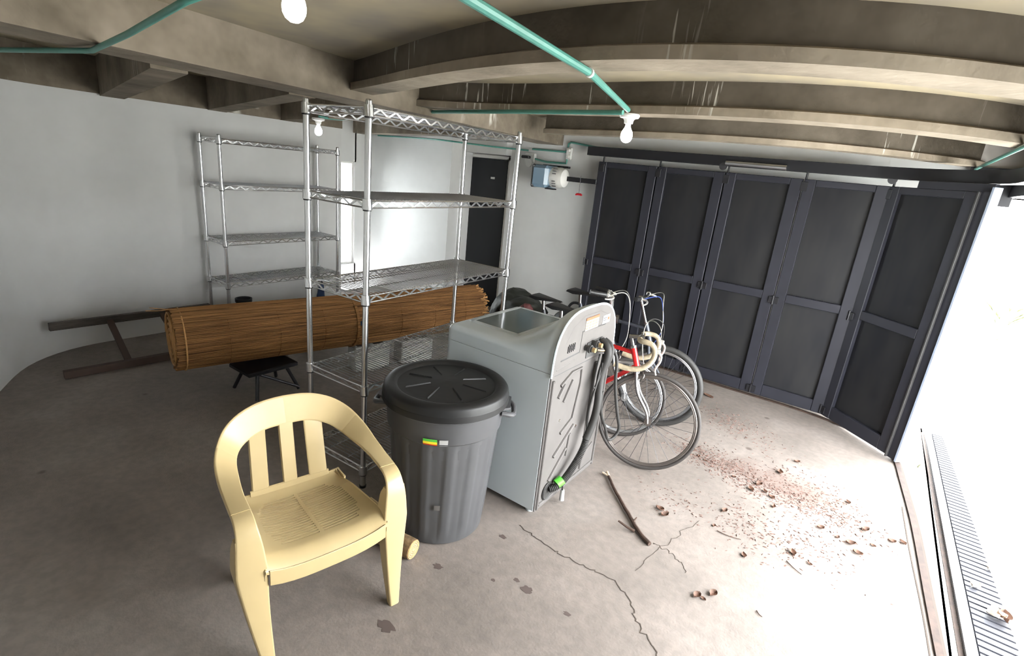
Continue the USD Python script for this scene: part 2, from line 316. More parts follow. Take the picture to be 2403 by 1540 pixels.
# the three beams over the right half: gently bowed, with a flange
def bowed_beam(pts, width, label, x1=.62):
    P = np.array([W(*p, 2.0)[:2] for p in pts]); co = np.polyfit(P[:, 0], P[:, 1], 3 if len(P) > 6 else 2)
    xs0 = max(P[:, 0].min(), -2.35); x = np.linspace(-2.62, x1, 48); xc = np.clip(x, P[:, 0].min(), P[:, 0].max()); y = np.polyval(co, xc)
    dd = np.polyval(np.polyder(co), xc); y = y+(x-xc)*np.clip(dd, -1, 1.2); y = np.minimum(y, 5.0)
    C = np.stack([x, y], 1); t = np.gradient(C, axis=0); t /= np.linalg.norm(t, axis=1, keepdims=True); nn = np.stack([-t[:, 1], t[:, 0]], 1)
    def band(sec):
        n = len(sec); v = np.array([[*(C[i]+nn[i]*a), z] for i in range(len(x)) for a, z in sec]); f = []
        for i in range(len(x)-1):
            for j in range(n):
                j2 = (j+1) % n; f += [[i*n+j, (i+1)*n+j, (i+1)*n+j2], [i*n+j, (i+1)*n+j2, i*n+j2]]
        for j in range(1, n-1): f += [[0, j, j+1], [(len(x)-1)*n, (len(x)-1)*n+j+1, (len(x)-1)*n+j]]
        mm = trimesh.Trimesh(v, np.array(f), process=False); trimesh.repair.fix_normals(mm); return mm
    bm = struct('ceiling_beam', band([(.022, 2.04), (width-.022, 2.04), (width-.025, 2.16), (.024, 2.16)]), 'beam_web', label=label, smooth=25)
    obj('flange', band([(0, 2.0), (width, 2.0), (width, 2.035), (width-.025, 2.046), (.024, 2.046), (0, 2.036)]), 'beam_flange_bounce', bm, smooth=25, label='lower edge of the beam, coloured paler for light off the floor')
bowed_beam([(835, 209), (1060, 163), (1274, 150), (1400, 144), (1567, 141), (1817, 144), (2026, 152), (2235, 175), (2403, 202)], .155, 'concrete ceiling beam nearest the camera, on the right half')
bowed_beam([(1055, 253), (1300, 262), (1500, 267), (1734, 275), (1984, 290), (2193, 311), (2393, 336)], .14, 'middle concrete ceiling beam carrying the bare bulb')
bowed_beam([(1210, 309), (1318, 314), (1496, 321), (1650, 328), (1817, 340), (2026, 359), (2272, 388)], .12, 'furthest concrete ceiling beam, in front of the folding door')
# lintel and track over the opening, outside
t2 = struct('trim_2', [box((.76, 2.75, 1.99), (.24, 4.6, .34)), box((.64, 4.95, 1.99), (.5, .3, .34))], 'plaster_warm', label='lintel above the wide opening')
obj('steel_channel', [box((.617, 2.6, 1.905), (.04, 4.5, .17), .004), box((.617, 2.6, 1.985), (.07, 4.5, .012)), box((.49, 4.785, 1.88), (.26, .02, .24))], 'black_steel', t2)
struct('ground', [box((9.63, 4, -.05), (18., 44, .1))], 'paving', label='sunlit pale paving outside the opening')
struct('garden_wall', box((9.3, 8, 1.0), (.3, 40, 2.0)), 'paving', label='pale wall far outside in the glare')

# ------------------------------------------------------------------ folding door that slides round the corner
dr = thing('door_1', 'dark grey steel folding door of five hinged panels on a curved track', 'door', kind='structure')
def leaf(a, b, first=False, last=False):
    a, b = np.array([*a, 0]), np.array([*b, 0]); L = np.linalg.norm(b-a); d = (b-a)/L; s = np.array([d[1], -d[0], 0])
    M = np.eye(4); M[:3, 0] = d; M[:3, 1] = -s; M[:3, 2] = [0, 0, 1]; M[:3, 3] = a      # local: x along, -y to the room, z up
    g = .006; H0, H1 = .025, 1.825; fr = .034; sw = .085
    B = lambda x0, x1, z0, z1, y0=-fr, y1=0., bev=.004: xf(box(((x0+x1)/2, (y0+y1)/2, (z0+z1)/2), (x1-x0, y1-y0, z1-z0), bev), M)
    pn = obj('panel', B(g, L-g, H0, H1, 0., .012, 0), 'door_paint', dr)
    r = L-g-(.15 if last else sw)
    obj('stile', B(g, sw, H0, H1), 'frame_paint', pn); obj('stile', B(r, L-g-(.07 if last else 0), H0, H1), 'frame_paint', pn)
    for z0, z1 in ((H0, H0+.10), (.855, .925), (H1-.05, H1)): obj('rail', B(sw, r, z0, z1, -fr+.002, 0.), 'frame_paint', pn)
    for z in (H0+.02, .835):
        obj('hinge', cat([B(-.035 if not first else .01, .04, z, z+.055, -fr-.012, -fr, .002), xf(cyl((0, -fr-.01, z-.01), (0, -fr-.01, z+.065), .009, 10), M)]), 'black_steel', pn)
    hx = .03 if first else .0
    obj('hanger', [xf(cyl((hx+.012, -.01, H1-.03), (hx+.012, -.01, 1.9), .008, 10), M), B(hx-.012, hx+.036, H1-.09, H1-.02, -fr-.004, -.002, .002)], 'black_steel', pn)
    if last:
        obj('top_closer', B(L*.30, L, H1-.002, 1.873, -.03, .0, .002), 'frame_paint', pn)
        obj('edge_flange', B(L-.07, L-.004, H0-.01, H1+.03, -.03, .0, .003), 'frame_paint', pn)
        obj('edge_strip', B(L-.004, L+.012, H0-.01, H1+.03, -.045, .02, .002), 'frame_edge', pn, label='pale blue outer edge of the last panel')
        obj('edge_bead', B(L-.078, L-.066, H0-.01, H1, -fr-.012, -.02, .002), 'galv_dark', pn)
DX = [-2.37, -1.78, -1.19, -.605, -.04]
for i in range(4): leaf((DX[i], 4.69), (DX[i+1], 4.69), first=i == 0)
leaf((-.035, 4.685), (.475, 4.215), last=True)
tr = thing('door_track', 'black steel track with a shiny roller pipe above the folding door', 'door track', kind='structure')
path = [(-2.5, 4.69, 0)]+[(x, 4.69, 0) for x in np.linspace(-2.2, -.2, 9)]+[(-.2+.75*math.sin(a), 3.94+.75*math.cos(a), 0) for a in np.linspace(.1, PI/2, 12)]+[(.55, y, 0) for y in (3.4, 2.6, 1.6, .4)]
obj('track_channel', rail_sec(path, [(-.04, 1.875), (.04, 1.875), (.04, 1.955), (-.04, 1.955)]), 'black_steel', tr, smooth=20)
obj('track_bracket', [box((x, 4.775, 1.915), (.035, .12, .03)) for x in (-2.3, -1.6, -.95, -.3)], 'black_steel', tr)
obj('roller_pipe', cyl((-1.2, 4.63, 1.895), (-.74, 4.63, 1.895), .02, 14), 'chrome_dull', tr, label='shiny bare steel pipe below the track')
obj('roller', [cyl((x, 4.64, 1.87), (x, 4.66, 1.87), .03, 16) for x in (-1.22, -.05)], 'steel_dark', tr)
# guide rail in the floor, bending with the door
fp = [(-2.4, 4.66, 0)]+[(x, 4.66, 0) for x in np.linspace(-2, -.25, 6)]+[tuple(W(*p)) for p in [(2085, 1062), (2110, 1110), (2140, 1220), (2175, 1400), (2203, 1540)]]
fp = spline(np.array(fp), 60); ext = fp[-1]+(fp[-1]-fp[-2])/np.linalg.norm(fp[-1]-fp[-2])*2.0; fp = np.vstack([fp, ext])
ft = thing('floor_track', 'rusty guide rail set in the floor, bending round the corner under the door', 'floor rail', kind='structure')
obj('guide_rail', rail_sec(fp, [(-.014, .002), (.014, .002), (.014, .012), (-.014, .012)]), 'rail_rust', ft, smooth=20)
obj('guide_groove', rail_sec(fp+np.array([.0, .0, 0]), [(.014, .001), (.028, .001), (.028, .004), (.014, .004)]), 'crack', ft, smooth=20)
obj('hairline_joint', rail_sec(spline([W(*p) for p in [(2117, 1190), (2140, 1320), (2165, 1440), (2183, 1545)]], 20), [(-.003, .001), (.003, .001), (.003, .002), (-.003, .002)]), 'crack', ft)

# ------------------------------------------------------------------ drain in the threshold
dg = thing('channel_drain', 'dark slatted channel drain along the threshold of the opening', 'drain', kind='structure')
lo = spline([W(*p) for p in [(2150, 1040), (2180, 1108), (2242, 1267), (2307, 1520)]], 60); hi = spline([W(*p) for p in [(2203, 1040), (2232, 1118), (2320, 1322), (2382, 1540)]], 60)
def edge(C, y): return np.array([np.interp(y, C[::-1, 1], C[::-1, 0]), y, 0])
def L_(y): return np.array([.70+.012*(4.6-y), y, 0])
def H_(y): return np.array([.775+.043*(4.6-y), y, 0])
ys = np.arange(1.2, 5.0, .042)
obj('channel_bed', [beamb(L_(1.1)*.5+H_(1.1)*.5+[0, 0, .004], L_(5.)*.5+H_(5.)*.5+[0, 0, .004], .13, .006)], 'black_plastic', dg)
for y in ys:
    a, b = L_(y), H_(y); a[2] = b[2] = .016
    obj('slat', beamb(a+[.0, 0, 0], b, .031, .018), 'grate', dg)
obj('frame_bar', hull([L_(y)+[dx, 0, z] for y in (1.1, 5.) for dx in (-.045, -.004) for z in (.002, .022)]), 'grate_frame', dg)
obj('frame_bar', hull([H_(y)+[dx, 0, z] for y in (1.1, 5.) for dx in (.006, .02) for z in (.002, .014)]), 'grate_frame', dg)
obj('frame_gap', hull([L_(y)+[dx, 0, z] for y in (1.1, 5.) for dx in (-.065, -.047) for z in (.001, .004)]), 'rail_rust', dg)

# ------------------------------------------------------------------ cracks and kerb line on the floor (parts of the floor)
def ribbon(pix, w, n=60, jit=.006, z=.0012):
    P = spline([W(*p) for p in pix], n); P[:, 0] += rng.normal(0, jit, n); P[:, 1] += rng.normal(0, jit, n); P[:, 2] = z
    return rail_sec(P, [(-w/2, -.0005), (w/2, -.0005), (w/2, .0006), (-w/2, .0006)])
obj('crack', ribbon([(1220, 1235), (1290, 1285), (1375, 1330), (1445, 1368), (1480, 1410), (1495, 1460), (1520, 1500), (1545, 1540), (1570, 1600)], .004), 'crack', flo)
obj('crack', ribbon([(1530, 1275), (1575, 1300), (1612, 1345)], .002, 20), 'crack', flo)
obj('crack', ribbon([(1490, 1340), (1560, 1280), (1640, 1225)], .0015, 20), 'crack', flo)

for k, (px, py, r_) in enumerate(((1238, 1385, .022), (1026, 1330, .018), (1212, 1362, .012), (1157, 1362, .008), (905, 1470, .03), (1180, 1260, .015), (1330, 1440, .012), (1480, 1560, .02))):
    c_ = W(px, py); a_ = np.linspace(0, 2*PI, 19)[:-1]; q_ = r_*(1+.35*rng.normal(0, .5, 18)); obj('oil_spot', prism([(c_[0]+q*math.cos(a)*1.2, c_[1]+q*math.sin(a)*.8) for q, a in zip(q_, a_)], .0002, .0009), 'stain', flo)
# ================================================================== LAMPS
def lamp(name, label, base, drop, tilt=(0, 0, -1), rose_r=.052):
    t = thing(name, label, 'light bulb', base); d = nrm(tilt)
    obj('lamp_holder', [lathe([(.001, 0), (rose_r*.95, 0), (rose_r, .008), (rose_r*.9, .018), (.03, .022), (.024, .03), (.022, .045), (.001, .045)], 28, axis=d)], 'porcelain', t)
    obj('bulb', lathe([(.013, .045), (.0135, .058), (.018, .068), (.027, .084), (.0305, .1), (.029, .116), (.022, .129), (.011, .1365), (.0005, .1385)], 14, axis=d), 'bulb_glow', t, smooth=True)
    return t
lamp('bare_bulb', 'lit bare bulb in white holder hanging under the middle beam in front of the door', (*W(1478, 268, 1.998)[:2], 1.998), 0)
lamp('bare_bulb', 'lit bare bulb seen between the posts of the front rack, far left', (-4.0, 2.74, 1.915), 0)
pb = W(690, 5, 2.03); lamp('bare_bulb', 'lit bare bulb overhead at the top edge, nearest the camera', (pb[0], pb[1], 2.12), 0)
obj('ceiling_block', box((pb[0], pb[1], 2.14), (.12, .12, .04), .004), 'porcelain', label='white mounting block of the bulb overhead', category='mounting block')
# ------------------------------------------------------------------ green conduits
def conduit(pts, label, r=.0115, n=None, mat='conduit', name='conduit', cat_='conduit'):
    P = np.array(pts, float); d = np.r_[0, np.cumsum(np.linalg.norm(np.diff(P, axis=0), axis=1))]; k = max(8, int(d[-1]/.05)); x = np.linspace(0, d[-1], k)
    P = np.stack([np.interp(x, d, P[:, i]) for i in range(3)], 1)
    rr = r*np.ones(k); t = thing(name, label, cat_); obj('pipe', tube(P, rr, 10), mat, t); return t, P
c1, P = conduit([W(1105, 0, 1.985)+(W(1105, 0, 1.985)-W(1383, 170, 1.985))*.25, W(1105, 0, 1.985), W(1383, 170, 1.985), W(1474, 258, 1.985)], 'teal conduit running from the top edge to the bulb under the middle beam')
q = W(1383, 170, 1.985); qd = nrm(W(1474, 258, 1.985)-q); obj('clip', tube([q-qd*.01, q+qd*.01], .0145, 12), 'white_plastic', c1)
conduit([W(1462, 264, 1.985), W(1200, 262, 1.985), W(935, 263, 1.985), W(800, 280, 1.93), (-4.0, 2.74, 1.925)], 'teal conduit running left from the door bulb to the bulb behind the rack')
conduit([W(-60, 116, 1.94), W(0, 117, 1.94), W(215, 119, 1.94), W(300, 80, 1.96), W(440, 0, 2.0), (pb[0]-.05, pb[1], 2.11)], 'teal conduit along the girder at top left, bending up to the overhead bulb', r=.010)
conduit([(-5.3, 4.46, 1.90), (-4.7, 4.46, 1.905), (-4.2, 4.4, 1.90), (-3.6, 4.6, 1.88), (-3.3, 4.82, 1.88)], 'thin dark green conduit along the top of the bright back wall', r=.009)
conduit([AY(1250, 350, 4.83), AY(1332, 357, 4.83), AY(1335, 333, 4.83), AY(1400, 346, 4.82), AY(1600, 362, 4.82), AY(1830, 387, 4.82), AY(2080, 412, 4.82)], 'dark green conduit above the door track, bending down by the opener', r=.010)
conduit([AY(1252, 372, 4.83), AY(1280, 380, 4.83), AY(1330, 384, 4.83), AY(1333, 357, 4.83)], 'short green conduit loop over the door opener', r=.010)
conduit([W(2440, 330, 1.985), W(2403, 345, 1.985), W(2330, 378, 1.985), W(2262, 410, 1.985)], 'teal conduit under the ceiling at the right edge', r=.010)

# ------------------------------------------------------------------ opener motor, pull cord, sockets
mo = thing('door_opener', 'boxy door opener with blue grey cover and vented white end', 'door opener', (-2.83, 4.62, 1.635))
obj('cover_frame', box((-.175, .01, 0), (.03, .27, .225), .012), 'black_steel', mo)
obj('cover', box((-.09, 0, 0), (.19, .27, .215), .03), 'motor_cover', mo, label='blue grey shiny cover')
obj('body', [lathe([(.001, 0), (.1, 0), (.1, .09), (.085, .13), (.05, .15), (.001, .15)], 28, c=(.005, 0, 0), axis=(1, 0, 0))], 'white_plastic', mo, label='white rounded end with vents')
for k in range(8):
    if k in (3, 4): continue
    a = PI+(-.62+k*.177); obj('vent', box((.06, .0985*math.cos(a)*1.0, .0985*math.sin(a)+.0), (.035, .01, .007)), 'ink', mo) if False else obj('vent', box((.062, -.096*math.cos((k-3.5)*.19), (3.5-k)*.0235), (.038, .016, .007)), 'ink', mo)
for c_, e_ in (((-.05, .12, .108), (.3, .05, .02)), ((.02, -.06, -.112), (.1, .06, .012)), ((-.1, .17, .0), (.05, .12, .12))): obj('bracket', box(c_, e_), 'black_steel', mo)
obj('drive_rail', box((.31, .03, .0), (.34, .05, .045), .003), 'black_steel', mo, label='black drive rail reaching the folding door')
rp = AY(1361, 428, 4.6); rq = AY(1358, 458, 4.6)
ph = thing('release_cord', 'red release handle on a thin cord below the opener rail', 'pull handle', tuple(rq))
obj('cord', tube([(0, 0, .012), rp-rq+np.array([0, 0, .06])], .003, 6), 'ink', ph)
obj('handle', tube([(-.034, 0, 0), (-.02, 0, .008), (.02, 0, .008), (.034, 0, 0)], [.008, .011, .011, .008], 10), 'red_handle', ph)
s1 = AY(1247, 371, 4.85)
so = thing('wall_socket', 'white socket box with a black plug left of the opener', 'socket', (s1[0], 4.835, s1[2]))
obj('socket_box', box((0, 0, 0), (.13, .04, .1), .008), 'socket_white', so); obj('plug', [box((-.03, -.045, .005), (.1, .05, .028), .008)], 'black_plastic', so, label='black plug')
obj('cover_flap', lathe([(.001, 0), (.04, 0), (.04, .008), (.001, .012)], 20, c=(.0, -.02, -.055), axis=(0, -1, 0)), 'socket_white', so)
s2 = AY(1338, 361, 4.85); so2 = thing('ceiling_lamp_socket', 'small white lampholder without a bulb right of the opener', 'lampholder', (s2[0], 4.83, s2[2]))
obj('socket_base', box((0, 0, 0), (.07, .03, .12), .01), 'socket_white', so2)
for z in (-.03, .03): obj('knob', lathe([(.001, 0), (.016, 0), (.014, .02), (.001, .024)], 16, c=(.005, -.015, z), axis=(0, -1, 0)), 'white_plastic', so2)

# ================================================================== PLASTIC CHAIR
ch = thing('plastic_chair', 'cream plastic garden armchair with slatted back', 'chair', (-1.48, .952, 0), -.233)
CS = .911
def ck(name, mm, **kw):
    if isinstance(mm, list): mm = cat(mm)
    mm = mm.copy(); mm.apply_scale(CS); return obj(name, mm, 'cream_plastic', ch, smooth=45, **kw)
def seat_z(x, y): return .415+.018*np.clip((x-.02)/.2, -1, 1)*.6+.030*(np.abs(y)/.23)**3*(1-.85*np.clip((-.08-x)/.1, 0, 1))-.05*np.clip((x-.175)/.075, 0, 1)**2+.03*np.clip((-.12-x)/.08, 0, 1)**2
xs = [-.205, -.190, -.175, -.160]; gap = [0, 0, 0]
x = -.160
while x < .150: xs += [x+.009, x+.0155]; gap += [0, 1]; x += .0155
xs += [.172, .180, .188, .197, .21, .225, .238, .245]; gap += [0]*8
xs = np.array(xs); ysd = np.unique(np.r_[np.linspace(-.235, .235, 17), -.14, .14, -.155, .155, -.19, .19, -.175, .175, -.008, .008])
xx, yy = np.meshgrid(xs, ysd, indexing='ij'); yw = yy*(.86+.14*np.clip((xx+.2)/.4, 0, 1))*(1-.12*np.clip((-.15-xx)/.055, 0, 1)**2); G = np.stack([xx, yw, seat_z(xx, yy)], -1)
mask = np.ones((len(xs)-1, len(ysd)-1), bool)
for i in range(len(xs)-1):
    for j in range(len(ysd)-1):
        yc = (ysd[j]+ysd[j+1])/2
        if gap[i] and .01 < abs(yc) < .192*(1-.22*max(0, (xs[i]-.04)/.13)-.25*max(0, (-.09-xs[i])/.07)): mask[i, j] = False
skirt = [sweep([(.243, y, seat_z(np.array(.24), np.array(y))-.03) for y in np.linspace(-.222, .222, 12)], [(0, 0, 1)]*12, [(1, 0, 0)]*12, .032, .004)]
for s in (-1, 1): skirt.append(sweep([(xv, s*.234*(.86+.14*np.clip((xv+.2)/.4, 0, 1)), seat_z(np.array(xv), np.array(.235))-.022) for xv in np.linspace(-.2, .24, 10)], [(0, 0, 1)]*10, [(0, s, 0)]*10, .024, .004))
skirt.append(sweep([(-.206, y, seat_z(np.array(-.205), np.array(y))-.02) for y in np.linspace(-.2, .2, 8)], [(0, 0, 1)]*8, [(1, 0, 0)]*8, .022, .004))
ck('seat', [sheet(G, mask, .008)]+skirt)
# back: hoop of top rail and arms in one sweep per side, three slats
hp = np.array([(-.262, 0, .765), (-.258, .08, .762), (-.245, .15, .745), (-.215, .215, .71), (-.15, .255, .672), (-.06, .272, .645), (.05, .279, .625), (.14, .279, .613)])
hw = np.array([(-.28, 0, .96), (-.28, .02, .96), (-.25, .12, .96), (-.15, .42, .88), (.0, .80, .55), (.0, .97, .2), (.0, 1, .05), (.0, 1, 0)])
hh = np.array([.062, .060, .058, .054, .046, .038, .034, .034])
def hoop(s, full=True):
    k = 36; u = np.linspace(0, 1, k); d = np.linspace(0, 1, len(hp)); from_ = lambda A: np.stack([np.interp(u, d, A[:, i]) for i in range(3)], 1)
    P = spline(hp, k); Wv = from_(hw); P[:, 1] *= s; Wv[:, 1] *= s; t = np.gradient(P, axis=0); t /= np.linalg.norm(t, axis=1, keepdims=True)
    Wv -= t*(Wv*t).sum(1, keepdims=True); Wv /= np.linalg.norm(Wv, axis=1, keepdims=True); T = np.cross(t, Wv); return P, Wv, T, np.interp(u, d, hh)
bp, arms = [], []
for s in (-1, 1):
    P, Wv, T, h = hoop(s); k1 = 17; bp.append(sweep(P[:k1+1], Wv[:k1+1], T[:k1+1], h[:k1+1], .0075))
    arms.append((s, sweep(P[k1:], Wv[k1:], T[k1:], h[k1:], .0075)))
bk = ck('backrest', bp)
for y0, y1, w in ((-.125, -.118, .034), (-.002, -.002, .030), (.120, .112, .040)):
    z = np.linspace(.405, .725, 10); P = np.stack([-.195-.055*(z-.405)/.32, y0+(y1-y0)*(z-.405)/.32, z], 1)
    mm = sweep(P, [(0, 1, 0)]*10, [(1, 0, .16)]*10, w, .007); mm.apply_scale(CS); obj('back_slat', mm, 'cream_plastic', bk, smooth=45)
bl = sweep([(-.198, y, .425) for y in np.linspace(-.165, .165, 9)], [(-.1, 0, 1)]*9, [(1, 0, .1)]*9, .03, .006); bl.apply_scale(CS); obj('lower_rail', bl, 'cream_plastic', bk, smooth=45)
for s, a in arms:
    ck('armrest', a)
    P = spline([(.132, s*.279, .6135), (.178, s*.279, .600), (.207, s*.278, .565), (.222, s*.277, .50), (.230, s*.275, .42), (.243, s*(.268 if s > 0 else .262), .22), (.262, s*(.266 if s > 0 else .240), 0)], 40); k = len(P)
    t = np.gradient(P, axis=0); t /= np.linalg.norm(t, axis=1, keepdims=True); Wv = np.tile([0, 1., 0], (k, 1)); Wv -= t*(Wv*t).sum(1, keepdims=True); Wv /= np.linalg.norm(Wv, axis=1, keepdims=True)
    hwid = np.interp(P[:, 2], [0, .2, .42, .5, .58, .61], [.018, .034, .052, .046, .036, .034]); Tn = np.cross(t, Wv)
    L = [sweep(P, Wv, Tn, hwid, .006)]
    j = np.where(P[:, 2] < .57)[0]; Q = P[j].copy(); dep = np.interp(Q[:, 2], [0, .2, .42, .52, .57], [.014, .026, .038, .028, .008])
    for e, oo in ((1, 1.), (-1, .96)):
        q = Q.copy(); q[:, 1] += s*e*hwid[j]*oo*.96; q[:, 0] -= dep-.003; L.append(sweep(q, np.tile([1., 0, 0], (len(j), 1)), np.tile([0, 1., 0], (len(j), 1)), dep, .004))
    wb = prism([(.02, .385), (.225, .385), (.222, .52), (.190, .475), (.12, .432), (.05, .418)], -.003, .003); wb.apply_transform(np.array([[1, 0, 0, 0], [0, 0, 1, s*.252], [0, 1, 0, 0], [0, 0, 0, 1.]])); trimesh.repair.fix_normals(wb)
    ck('leg', L+[wb])
def leg(top, foot, sx, sy, wt=(.075, .06), wf=(.045, .032)):
    top, foot = np.array(top, float), np.array(foot, float); L = []
    for fx, (a0, a1, th) in enumerate(((wt[1], wf[1], .007), (wt[0], wf[0], .007))):
        pts = []
        for p, w in ((top, a0), (foot, a1)):
            for e in (0, 1):
                for o in (0, 1):
                    pts.append(p+(np.array([-sx*o*th, -sy*e*w, 0]) if fx == 0 else np.array([-sx*e*w, -sy*o*th, 0])))
        L.append(hull(pts))
    for e, (w0, w1) in ((0, (wt[1], wf[1])), (1, (wt[0], wf[0]))):     # rolled rims of the channel
        A = top+(np.array([-.004*sx, -sy*w0, 0]) if e == 0 else np.array([-sx*w0, -.004*sy, 0])); B = foot+(np.array([-.004*sx, -sy*w1, .004]) if e == 0 else np.array([-sx*w1, -.004*sy, .004]))
        L.append(tube([A, B], .006, 8))
    L.append(tube([top+[-.004*sx, -.004*sy, 0], foot+[-.004*sx, -.004*sy, .004]], .0065, 8))
    return L
for s in (-1, 1): ck('leg', leg((-.205, s*.215, .44), (-.255, s*.222, 0), -1, s, (.075, .065), (.045, .035)))

# ================================================================== TRASH CAN
CB = np.array([-1.440, 1.640, 0.]); tc = thing('trash_can', 'large dark grey round trash can with ribbed sides', 'trash can', tuple(CB))
def flute(r, z, a):
    if z < .03 or z > .54: return r
    k = .5+.5*math.cos(14*a+.5); return r-.0055*min(1, (z-.03)/.05, (.54-z)/.03)*(1 if k > .55 else (k/.55)**2 if k > .3 else .3*0)
obj('body', lathe([(.001, .0), (.203, 0), (.212, .006), (.214, .03), (.221, .09), (.2505, .50), (.2525, .535), (.262, .545), (.268, .645), (.275, .65), (.277, .68), (.268, .68), (.26, .65), (.2, .012), (.001, .012)], 144, mod=flute), 'grey_plastic', tc, smooth=30)
rdir = nrm(np.array([.827, .562, 0]))
for s in (1, -1):
    d = rdir*s; sd = np.array([-d[1], d[0], 0])
    P = spline([d*.262+sd*-.075+[0, 0, .63], d*.305+sd*-.06+[0, 0, .62], d*.318+[0, 0, .61], d*.305+sd*.06+[0, 0, .62], d*.262+sd*.075+[0, 0, .63]], 20)
    obj('handle', [tube(P, .012, 10), hull([d*r+sd*w+[0, 0, z] for r, w, z in ((.26, -.08, .645), (.26, .08, .645), (.30, -.06, .645), (.30, .06, .645), (.26, -.08, .655), (.26, .08, .655), (.30, -.06, .655), (.30, .06, .655))])], 'grey_plastic', tc)
LZ = T4((0, 0, .677))
prof = [(.001, .050), (.10, .046), (.19, .040), (.222, .040), (.232, .050), (.244, .054), (.262, .053), (.276, .046), (.283, .036), (.286, .012), (.288, .010), (.289, -.016), (.281, -.016), (.279, .005), (.262, .03), (.23, .02), (.001, .012)]
ld = obj('lid', xf(lathe(prof, 72), LZ), 'lid_plastic', tc, smooth=40, label='round black lid')
for a in np.arange(8)*PI/4+.3: obj('lid_rib', xf(hull([np.array([math.cos(a)*r-math.sin(a)*w, math.sin(a)*r+math.cos(a)*w, z]) for r, w, z in ((.07, -.002, .04), (.07, .002, .04), (.2, -.008, .034), (.2, .008, .034), (.08, 0, .052), (.19, 0, .0455))]), LZ), 'lid_plastic', ld)
def on_can(ang, z, w, h, mat, name, **kw):   # sticker bent round the can at angle ang
    n = 7; r = .2525+.018*(z-.5)/.1+.0015 if z > .5 else .2505-.08*(.46-z)+.002; a = ang+np.linspace(-w/2, w/2, n)/r; v = []
    for q in a:
        for zz in (z-h/2, z+h/2):
            for o in (0, .0012):
                rr = (.2625+.063*(zz-.545) if zz > .545 else .212+.077*zz)+.005+o; v.append([rr*math.cos(q), rr*math.sin(q), zz])
    v = np.array(v); f = []
    for i in range(n-1):
        b = 4*i; c = b+4; f += [[b+1, c+1, c+3], [b+1, c+3, b+3], [b, b+2, c+2], [b, c+2, c], [b+2, b+3, c+3], [b+2, c+3, c+2], [b, c, c+1], [b, c+1, b+1]]
    mm = trimesh.Trimesh(v, np.array(f), process=False); return obj(name, mm, mat, tc, smooth=False, **kw)
def ang_of(px, py):
    # angle on the can at which pixel (px,py) meets the can's wall
    d = ray(px, py); o = EYE-CB; r = .26
    A = d[0]**2+d[1]**2; B = 2*(o[0]*d[0]+o[1]*d[1]); C = o[0]**2+o[1]**2-r*r; D = B*B-4*A*C
    if D < 0: return math.atan2(-.83, .5), .5
    t = (-B-math.sqrt(D))/(2*A); p = o+t*d; return math.atan2(p[1], p[0]), p[2]
a1, z1 = ang_of(1010, 1037); a2, _ = ang_of(1040, 1037)
for k, (mt, dz) in enumerate((('green_label', .011), ('yellow_label', 0), ('red_label', -.011))): on_can(a1, z1+dz, .060, .0115, mt, 'sticker_stripe')
on_can(a2+.01, z1, .036, .032, 'white_label', 'sticker', label='white end of the striped sticker')
a3, z3 = ang_of(1024, 1202); on_can(a3, z3, .026, .026, 'galvanised', 'moulded_mark')

# ================================================================== WASHING MACHINE
WX0, WX1, WY0, WY1 = -1.747, -1.081, 1.953, 2.595; WD, WW = WX1-WX0, WY1-WY0
wm = thing('washing_machine', 'pale grey top-loading washing machine seen from behind', 'washing machine', (WX0, WY0, 0))
rc = .035; poly = []
for cx, cy, a0 in ((rc, WW-rc, PI/2), (rc, rc, PI)):
    poly += [(cx+rc*math.cos(a0+a), cy+rc*math.sin(a0+a)) for a in np.linspace(0, PI/2, 7)]
poly = [(WD-.006, WW)]+poly+[(WD-.006, 0)]
obj('cabinet', prism(poly, .035, .785), 'enamel', wm, smooth=30)
# top cover: flat deck that sweeps up into the arched console
nx, ny = 54, 44; X = np.linspace(0, 1, nx)**1.0*WD; Y = (1-np.cos(np.linspace(0, PI, ny)))/2*WW
def arch(y):
    u = np.clip(np.abs((y-WW*.5)/(WW*.5)), 0, 1); return .79+.27*(1-u**3.2)**(1/2.4)
XX, YY = np.meshgrid(X, Y, indexing='ij'); R = .032
def rnd(d, R): d = np.clip(d, 0, R); return R-np.sqrt(np.maximum(R*R-(R-d)**2, 0))
ins = rc-np.sqrt(np.maximum(rc*rc-np.clip(rc-XX, 0, rc)**2, 0)); Y0 = YY.copy(); YY = WW/2+(YY-WW/2)*(1-2*ins/WW)
deck = .868-rnd(XX, R)-rnd(Y0, R)*.9-rnd(WW-Y0, R)*.9; deck = np.maximum(deck, .79)
sx = np.clip((XX-.36)/(WD-.045-.36), 0, 1); sx = sx**1.6; ZZ = np.where(arch(YY) > deck, deck+(arch(YY)-deck)*sx, deck+(arch(YY)-deck)*np.clip((XX-.5)/.1, 0, 1))
top = np.stack([XX, YY, ZZ], -1).reshape(-1, 3); bot = top.copy(); bot[:, 2] = .787; v = np.vstack([top, bot]); o = nx*ny; f = []
for i in range(nx-1):
    for j in range(ny-1):
        q0, q1, q2, q3 = i*ny+j, (i+1)*ny+j, (i+1)*ny+j+1, i*ny+j+1; f += [[q0, q1, q2], [q0, q2, q3], [o+q0, o+q2, o+q1], [o+q0, o+q3, o+q2]]
for i in range(nx-1):
    for j, sgn in ((0, 1), (ny-1, -1)):
        s, t = i*ny+j, (i+1)*ny+j; f += [[s, o+s, t], [t, o+s, o+t]] if sgn > 0 else [[s, t, o+s], [t, o+t, o+s]]
for j in range(ny-1):
    for i, sgn in ((0, -1), (nx-1, 1)):
        s, t = i*ny+j, i*ny+j+1; f += [[s, o+s, t], [t, o+s, o+t]] if sgn > 0 else [[s, t, o+s], [t, o+t, o+s]]
